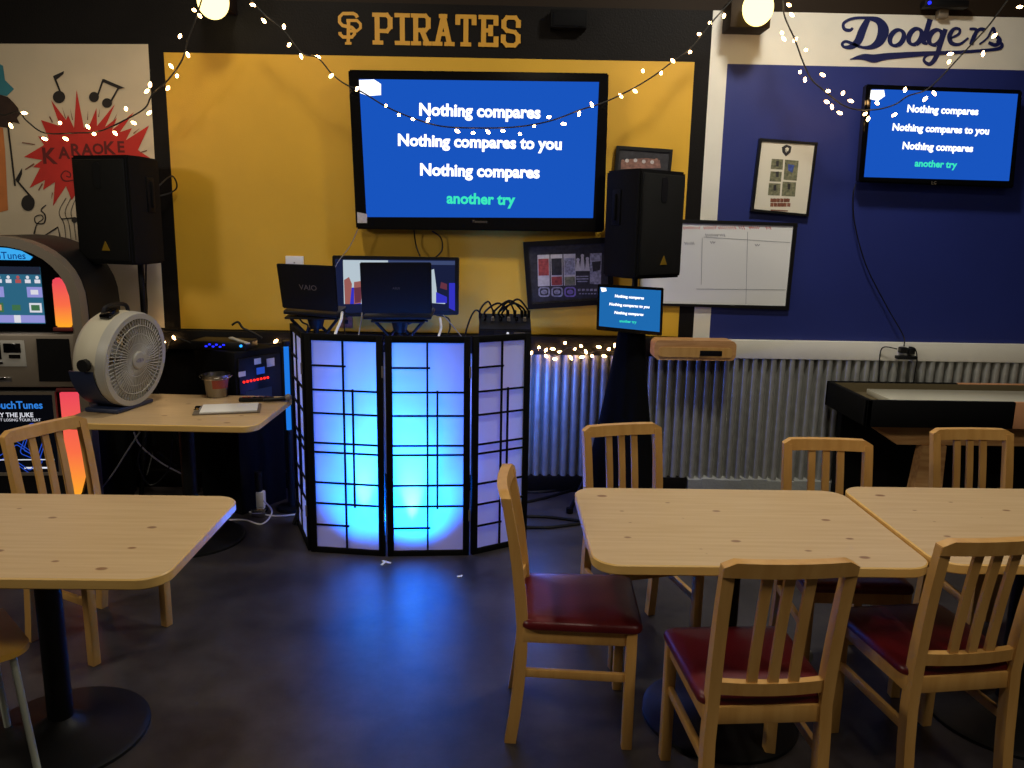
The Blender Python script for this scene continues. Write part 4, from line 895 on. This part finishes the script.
# ------------------------------------------------------------------ wooden chairs
def chair(label, loc, rotz):
    t = thing('dining_chair', label, 'chair', loc, rotz, 'light wood chairs with dark red seats')
    W_ = 'chair_beech'
    def curve(y0, z0, bow=0): return None
    def yback(z):           # centre line of the rear post
        if z < .44: s = (.44-z)/.44; return -.172-.034*s*s
        s = (z-.44)/.43; return -.172-.060*s*(.5+.5*s)
    Z = [0, .11, .22, .33, .44, .54, .64, .74, .83]
    def xpost(z): return .164+.004*max(0, z-.44)/.43 + (.004 if z < .44 else 0)
    for s in (-1, 1):
        b = MB(); vs = []
        for z in Z+[.884]:
            th = .040 if z < .5 else .040-.010*(z-.5)/.37; yy = yback(z); xw = .017; xc = s*xpost(z)
            vs += [(xc-xw, yy-th/2, z), (xc+xw, yy-th/2, z), (xc+xw, yy+th/2, z), (xc-xw, yy+th/2, z)]
        m = len(Z)+1
        b.faces(vs, [(3, 2, 1, 0), tuple(range(4*(m-1), 4*m))]+[(4*j+i, 4*j+(i+1) % 4, 4*j+4+(i+1) % 4, 4*j+4+i) for j in range(m-1) for i in range(4)])
        bmesh.ops.bevel(b.bm, geom=[e for e in b.bm.edges if len(e.link_faces) == 2 and e.calc_face_angle() > .8], offset=.005, segments=2, affect='EDGES')
        b.build('rear_leg', W_, t)
        MB().box((s*.18, .195, .217), (.036, .036, .434), bev=.004).build('front_leg', W_, t)
        MB().box((s*.176, .01, .265), (.018, .36, .030), rot=(R(-1), 0, s*R(-.6)), bev=.003).build('side_stretcher', W_, t)
        MB().box((s*.176, .01, .409), (.02, .36, .055), rot=(0, 0, s*R(-.6)), bev=.003).build('side_apron', W_, t)
    MB().box((0, .198, .409), (.33, .02, .055), bev=.003).build('front_apron', W_, t); MB().box((0, -.172, .409), (.31, .022, .055), bev=.003).build('rear_apron', W_, t)
    def rail(z0, z1, th, bow, x1, ends=False):
        b = MB(); n = 12; vs = []
        for i in range(n+1):
            u = -1+2*i/n; x = u*x1; bo = -bow*(1-u*u)
            rz = .017*max(0, (abs(u)-.85)/.15)**2 if ends else 0
            for z in (z0, z1-rz):
                yy = yback((z0+z1)/2)+bo+(yback(z)-yback((z0+z1)/2)); vs += [(x, yy-th/2, z), (x, yy+th/2, z)]
        fs = []
        for i in range(n):
            a = 4*i; c = a+4; fs += [(a, c, c+2, a+2), (a+1, a+3, c+3, c+1), (a+2, c+2, c+3, a+3), (a, a+1, c+1, c)]
        fs += [(0, 2, 3, 1), (4*n, 4*n+1, 4*n+3, 4*n+2)]
        b.faces(vs, fs); bmesh.ops.bevel(b.bm, geom=[e for e in b.bm.edges if len(e.link_faces) == 2 and e.calc_face_angle() > .8], offset=.004, segments=2, affect='EDGES'); return b
    rail(.858, .904, .034, .016, .184, True).build('top_rail', W_, t)
    rail(.479, .519, .024, .014, .152).build('lower_rail', W_, t)
    for k in (-1, 0, 1):
        b = MB(); vs = []; m = 6
        for j in range(m+1):
            z = .490+(.867-.490)*j/m; yy = yback(z)-.014*(1-(k*.36)**2); xc = k*.060; th = .012
            vs += [(xc-.0145, yy-th/2, z), (xc+.0145, yy-th/2, z), (xc+.0145, yy+th/2, z), (xc-.0145, yy+th/2, z)]
        b.faces(vs, [(3, 2, 1, 0), tuple(range(4*m, 4*m+4))]+[(4*j+i, 4*j+(i+1) % 4, 4*j+4+(i+1) % 4, 4*j+4+i) for j in range(m) for i in range(4)])
        b.build('back_slat', W_, t)
    # padded seat: rounded block, slightly domed, wider at the front
    b = MB(); n = 10; z0 = .436
    P = rounded(.40, .405, .035, 5); rings = [(1.0, z0), (1.01, z0+.010), (.995, z0+.022), (.95, z0+.029), (.8, z0+.035), (.4, z0+.038)]
    vs = []
    for sc_, z in rings:
        for u, v in P: vs.append((u*sc_*(1.0+.10*v), v*sc_+.028, z))
    m = len(P); fs = [tuple(range(m-1, -1, -1)), tuple(range((len(rings)-1)*m, len(rings)*m))]+[(j*m+i, j*m+(i+1) % m, (j+1)*m+(i+1) % m, (j+1)*m+i) for j in range(len(rings)-1) for i in range(m)]
    b.faces(vs, fs); b.build('seat', 'vinyl', t, sharp=50)
    return t
CH = chair('red-seated wooden chair at the left end of the middle table, facing right', (.275, 2.645, 0), R(-93))
dup(CH, (.772, 2.215, 0), R(3), 'red-seated wooden chair nearest camera at the front of the middle table')
dup(CH, (1.42, 2.385, 0), R(7), 'red-seated wooden chair at the front right, overlapping both joined tables')
dup(CH, (.61, 3.19, 0), R(194.5), 'wooden chair behind the middle table in front of the black-skirted stand')
dup(CH, (1.375, 2.98, 0), R(178), 'wooden chair behind the joint of the middle and right tables')
dup(CH, (2.125, 3.19, 0), R(182), 'wooden chair behind the rightmost table in front of the game table')
dup(CH, (-1.70, 3.20, 0), R(-116), 'wooden chair behind the left table in front of the jukebox')

# partial chair at the lower left
t = thing('metal_chair', 'yellow-seated chair with pale metal legs at the bottom left corner', 'chair', (-1.68, 2.27, 0), R(-45))
b = MB(); P = rounded(.38, .38, .06); b.prism(P, lambda u, v: Vector((u, v, .445+.02*(v/.19)**2*(1 if v < 0 else .3))), lambda u, v: Vector((u, v, .463+.02*(v/.19)**2*(1 if v < 0 else .3)))); b.build('seat', 'stool_yellow', t)
for sx in (-1, 1):
    for sy in (-1, 1): MB().cyl((sx*.14, sy*.14, .445), (sx*.17, sy*.17, 0), .011).build('leg', 'pale_metal', t)
b = MB(); b.prism(rounded(.36, .2, .05), lambda u, v: Vector((u, -.20, .73+v)), lambda u, v: Vector((u, -.185, .73+v))); b.build('backrest', 'stool_yellow', t)
for sx in (-1, 1): MB().cyl((sx*.14, -.16, .45), (sx*.14, -.185, .8), .010).build('back_post', 'pale_metal', t)

# ------------------------------------------------------------------ fan on the side table
t = thing('drum_fan', 'grey drum fan with navy base on the rear side table', 'fan', (-2.005, 4.26, .752), R(78))
FR = .252; fc = Vector((0, 0, FR+.022)); rx = Matrix.Translation(fc) @ Matrix.Rotation(R(90+6), 4, 'X')     # local z of the lathe points to the front
b = MB(); b.lathe([(.20, -.135), (.225, -.13), (.245, -.10), (FR, -.03), (FR, .05), (.252, .068), (.232, .068), (.232, .05), (.225, -.12), (.20, -.13)], 64, mt=rx, cap=False); b.build('housing', 'fan_cream', t, sharp=50)
b = MB(); b.lathe([(FR+.003, .02), (FR+.003, .055), (.25, .075), (.222, .075), (.222, .06), (.24, .05)], 64, mt=rx, cap=False); b.build('front_ring', 'fan_grey', t)
b = MB()
for i in range(60):
    a = 2*math.pi*i/60; a2 = a+.16
    b.tube([rx @ Vector((.04*math.cos(a), .04*math.sin(a), .078)), rx @ Vector((.13*math.cos(a+.04), .13*math.sin(a+.04), .082)), rx @ Vector((.226*math.cos(a2-.06), .226*math.sin(a2-.06), .070))], .0032, 5)
for r in (.09, .14, .185): b.tube([rx @ Vector((r*math.cos(2*math.pi*i/48), r*math.sin(2*math.pi*i/48), .079)) for i in range(49)], .003, 5)
b.build('grille', 'fan_grey', t)
b = MB(); b.lathe([(.048, .074), (.048, .086), (.042, .091), (.002, .093)], 32, mt=rx); b.build('hub_cap', 'fan_grey', t)
b = MB(); b.prism([(.03*math.cos(q*.4), .012*math.sin(q*.4)) for q in range(16)], lambda u, v: rx @ Vector((u, v, .0935)), lambda u, v: rx @ Vector((u, v, .0955))); b.build('hub_badge', 'pic_grey', t)
b = MB()
for k in range(5):
    a = 2*math.pi*k/5; vs = []
    for r in (.04, .12, .21):
        for da, zz in ((-.35, .0), (.35, .045)): vs.append(rx @ Vector((r*math.cos(a+da), r*math.sin(a+da), zz)))
    b.faces(vs, [(0, 1, 3, 2), (2, 3, 5, 4)])
b.cyl(rx @ Vector((0, 0, -.05)), rx @ Vector((0, 0, .05)), .04); b.build('blades', 'fan_grey', t)
b = MB()
for i in range(24):
    a = 2*math.pi*i/24; b.tube([rx @ Vector((.03*math.cos(a), .03*math.sin(a), -.135)), rx @ Vector((.21*math.cos(a), .21*math.sin(a), -.13))], .003, 5)
b.lathe([(.07, -.06), (.07, -.15), (.05, -.16), (.002, -.161)], 24, mt=rx); b.build('rear_guard', 'fan_cream', t)
# navy cradle that wraps the lower third
b = MB(); vs = []; n = 20
for i in range(n+1):
    a = R(-172+164*i/n)
    for (r, y) in ((FR+.002, -.005), (FR+.010, -.005), (FR+.006, .135), (FR-.004, .135)): vs.append(fc+Vector((r*math.cos(a), y, r*math.sin(a))))
b.faces(vs, [(4*i+k, 4*i+(k+1) % 4, 4*i+4+(k+1) % 4, 4*i+4+k) for i in range(n) for k in range(4)]+[(0, 1, 2, 3), (4*n, 4*n+1, 4*n+2, 4*n+3)])
b.box((0, .05, .012), (.30, .20, .024), bev=.008); b.build('cradle', 'fan_navy', t)
b = MB(); b.tube([fc+Vector((-.10, .03, .238)), fc+Vector((-.08, .03, .275)), fc+Vector((0, .03, .287)), fc+Vector((.08, .03, .275)), fc+Vector((.10, .03, .238))], .011, 8, smooth=5); b.build('carry_handle', 'black_plastic', t)
MB().box(fc+Vector((-.09, .0, .245)), (.09, .06, .03), rot=(0, R(-18), 0), bev=.008).build('switch_housing', 'black_gloss', t)
for s in (-1, 1): MB().cyl(fc+Vector((s*(FR+.003), .03, 0)), fc+Vector((s*(FR+.03), .03, 0)), .032, n=20).build('tilt_knob', 'black_plastic', t)

# ------------------------------------------------------------------ things on the side table
c = atz(213, 399, .75); t = thing('metal_bucket', 'small steel bucket with a faded red label on the rear side table', 'bucket', (c.x, c.y+.07, .752))
b = MB(); b.lathe([(.055, 0), (.058, .004), (.077, .125), (.081, .127), (.081, .132), (.075, .132), (.055, .008), (.002, .006)], 32); b.build('body', 'steel', t)
b = MB(); vs = []
for i in range(9):
    a = R(-110+10*i)+.35
    for z in (.055, .105):
        r = .0585+.0185*z/.125+.0015; vs.append((r*math.cos(a), r*math.sin(a), z))
b.faces(vs, [(2*i, 2*i+2, 2*i+3, 2*i+1) for i in range(8)]); b.build('label_patch', 'sticker_red', t)
MB().tube([(-.082, 0, .12), (-.092, 0, .125), (-.085, -.03, .118), (-.05, -.07, .112), (0, -.088, .112), (.05, -.07, .112), (.085, -.03, .118), (.092, 0, .125), (.082, 0, .12)], .0025, 6, smooth=4).build('bail_handle', 'chrome', t)
c = atz(228, 410, .75); t = thing('clipboard', 'clipboard with white song sheets lying on the rear side table', 'clipboard', (c.x, c.y, .752), R(14))
MB().box((0, 0, .003), (.34, .21, .005), bev=.001).build('board', 'grey_plastic', t); MB().box((.01, .0, .009), (.29, .19, .008), bev=.001).build('sheets', 'white_paper', t); MB().box((-.155, 0, .012), (.03, .09, .012), bev=.003).build('clip', 'chrome', t)
c = atz(252, 402, .75); t = thing('remote_control', 'black remote control lying beside the song sheets on side table', 'remote control', (c.x+.02, c.y+.02, .752), R(12))
MB().box((0, 0, .011), (.19, .05, .02), bev=.006).build('case', 'black_plastic', t)
for i in range(5): MB().cyl((-.07+i*.03, 0, .021), (-.07+i*.03, 0, .024), .008, None, 10).build('button', 'black_gloss', t)
c = atz(270, 401, .75); t = thing('microphone', 'black microphone lying at the right end of the rear side table', 'microphone', (c.x+.035, c.y-.03, .752), R(20))
MB().cyl((-.06, 0, .014), (.06, 0, .014), .009, .013).build('handle', 'black_plastic', t)
b = MB(); bmesh.ops.create_uvsphere(b.bm, u_segments=16, v_segments=10, radius=.021); b.build('mesh_head', 'grey_plastic', t, loc=(.075, 0, .021))

# ------------------------------------------------------------------ game table on the right
gz = .80; x0, x1, y0, y1 = 2.15, 4.5, 4.50, 5.10
t = thing('game_table', 'long black-sided game table with pale playfield on wooden base at right', 'game table', (x0, (y0+y1)/2, 0)); o = Vector((x0, (y0+y1)/2, 0))
def bxw(b, a, c, bev=.004, mi=0): a = Vector(a)-o; c = Vector(c)-o; return b.box((a+c)/2, [abs(c[i]-a[i]) for i in range(3)], bev=bev, mi=mi)
b = MB(); bxw(b, (x0, y0, gz-.16), (3.02, y0+.03, gz)); bxw(b, (x0, y1-.03, gz-.16), (3.0, y1, gz)); bxw(b, (x0, y0, gz-.16), (x0+.03, y1, gz)); b.build('black_side', 'black_matte', t)
b = MB(); bxw(b, (3.02, y0, gz-.16), (x1, y0+.03, gz)); bxw(b, (3.0, y1-.03, gz-.16), (x1, y1, gz)); bxw(b, (x1-.03, y0, gz-.16), (x1, y1, gz)); b.build('wood_side', 'game_wood', t)
b = MB(); bxw(b, (x0+.03, y0+.03, gz-.155), (x1-.03, y1-.03, gz-.065)); b.build('gutter', 'felt_tan', t)
b = MB(); bxw(b, (x0+.03, y1-.034, gz-.10), (x1-.03, y1-.03, gz-.006), 0); b.build('cushion', 'felt_tan', t)
b = MB(); bxw(b, (x0+.22, y0+.10, gz-.065), (x1-.2, y1-.10, gz-.03)); b.build('playfield', 'playfield', t)
b = MB(); b.prism([(2.20, gz-.16), (x1-.1, gz-.16), (x1-.1, gz-.29), (2.40, gz-.29)], lambda u, v: Vector((u, y0+.10, v))-o, lambda u, v: Vector((u, y0+.15, v))-o); b.build('apron', 'box_wood', t)
b = MB(); b.prism([(2.55, gz-.29), (2.69, gz-.29), (2.70, 0), (2.50, 0)], lambda u, v: Vector((u, y0+.08, v))-o, lambda u, v: Vector((u, y0+.16, v))-o); b.build('leg', 'box_wood', t)
b = MB(); b.prism([(3.94, gz-.29), (4.10, gz-.29), (4.16, 0), (3.92, 0)], lambda u, v: Vector((u, y0+.08, v))-o, lambda u, v: Vector((u, y0+.16, v))-o); b.build('leg', 'box_wood', t)
b = MB(); b.prism([(2.22, gz-.16), (x1-.1, gz-.16), (x1-.1, .02), (2.22, .02)], lambda u, v: Vector((u, y1-.12, v))-o, lambda u, v: Vector((u, y1-.06, v))-o); b.build('rear_panel', 'black_matte', t)
MB().box((1.2, .05, .12), (2.0, .05, .05)).build('stretcher', 'grey_plastic', t)

# ------------------------------------------------------------------ small things on the floor
c = atz(816, 664, 0); t = thing('paper_cup', 'white paper cup lying on the floor under the middle table', 'cup', (c.x-.085, c.y-.02, .044), R(200))
mt = Matrix.Rotation(R(90), 4, 'Y') @ Matrix.Translation((0, 0, -.05))
b = MB(); b.lathe([(.028, 0), (.030, .002), (.042, .108), (.045, .109), (.045, .114), (.040, .114), (.028, .006), (.001, .005)], 28, mt=mt); tag(b.build('cup_wall', 'paper_cup', t))
c = atz(385, 563, 0); b = MB()
for k in range(3): b.box((.012*math.cos(k*2.1), .012*math.sin(k*2.1), .004), (.04, .012, .005), rot=(.1*k, .2, k*2.1))
tag(b.build('paper_scrap', 'white_paper', loc=c), 'crumpled white paper scrap on the floor before the folding screen', 'litter')
c = atz(459, 577, 0); b = MB().box((0, 0, .003), (.02, .012, .005), rot=(.1, .1, .5), bev=.001).box((.012, .004, .004), (.014, .008, .005), rot=(.1, -.2, 1.2)); tag(b.build('paper_scrap', 'white_paper', loc=c), 'tiny white paper scrap on the floor below the right screen panel', 'litter')
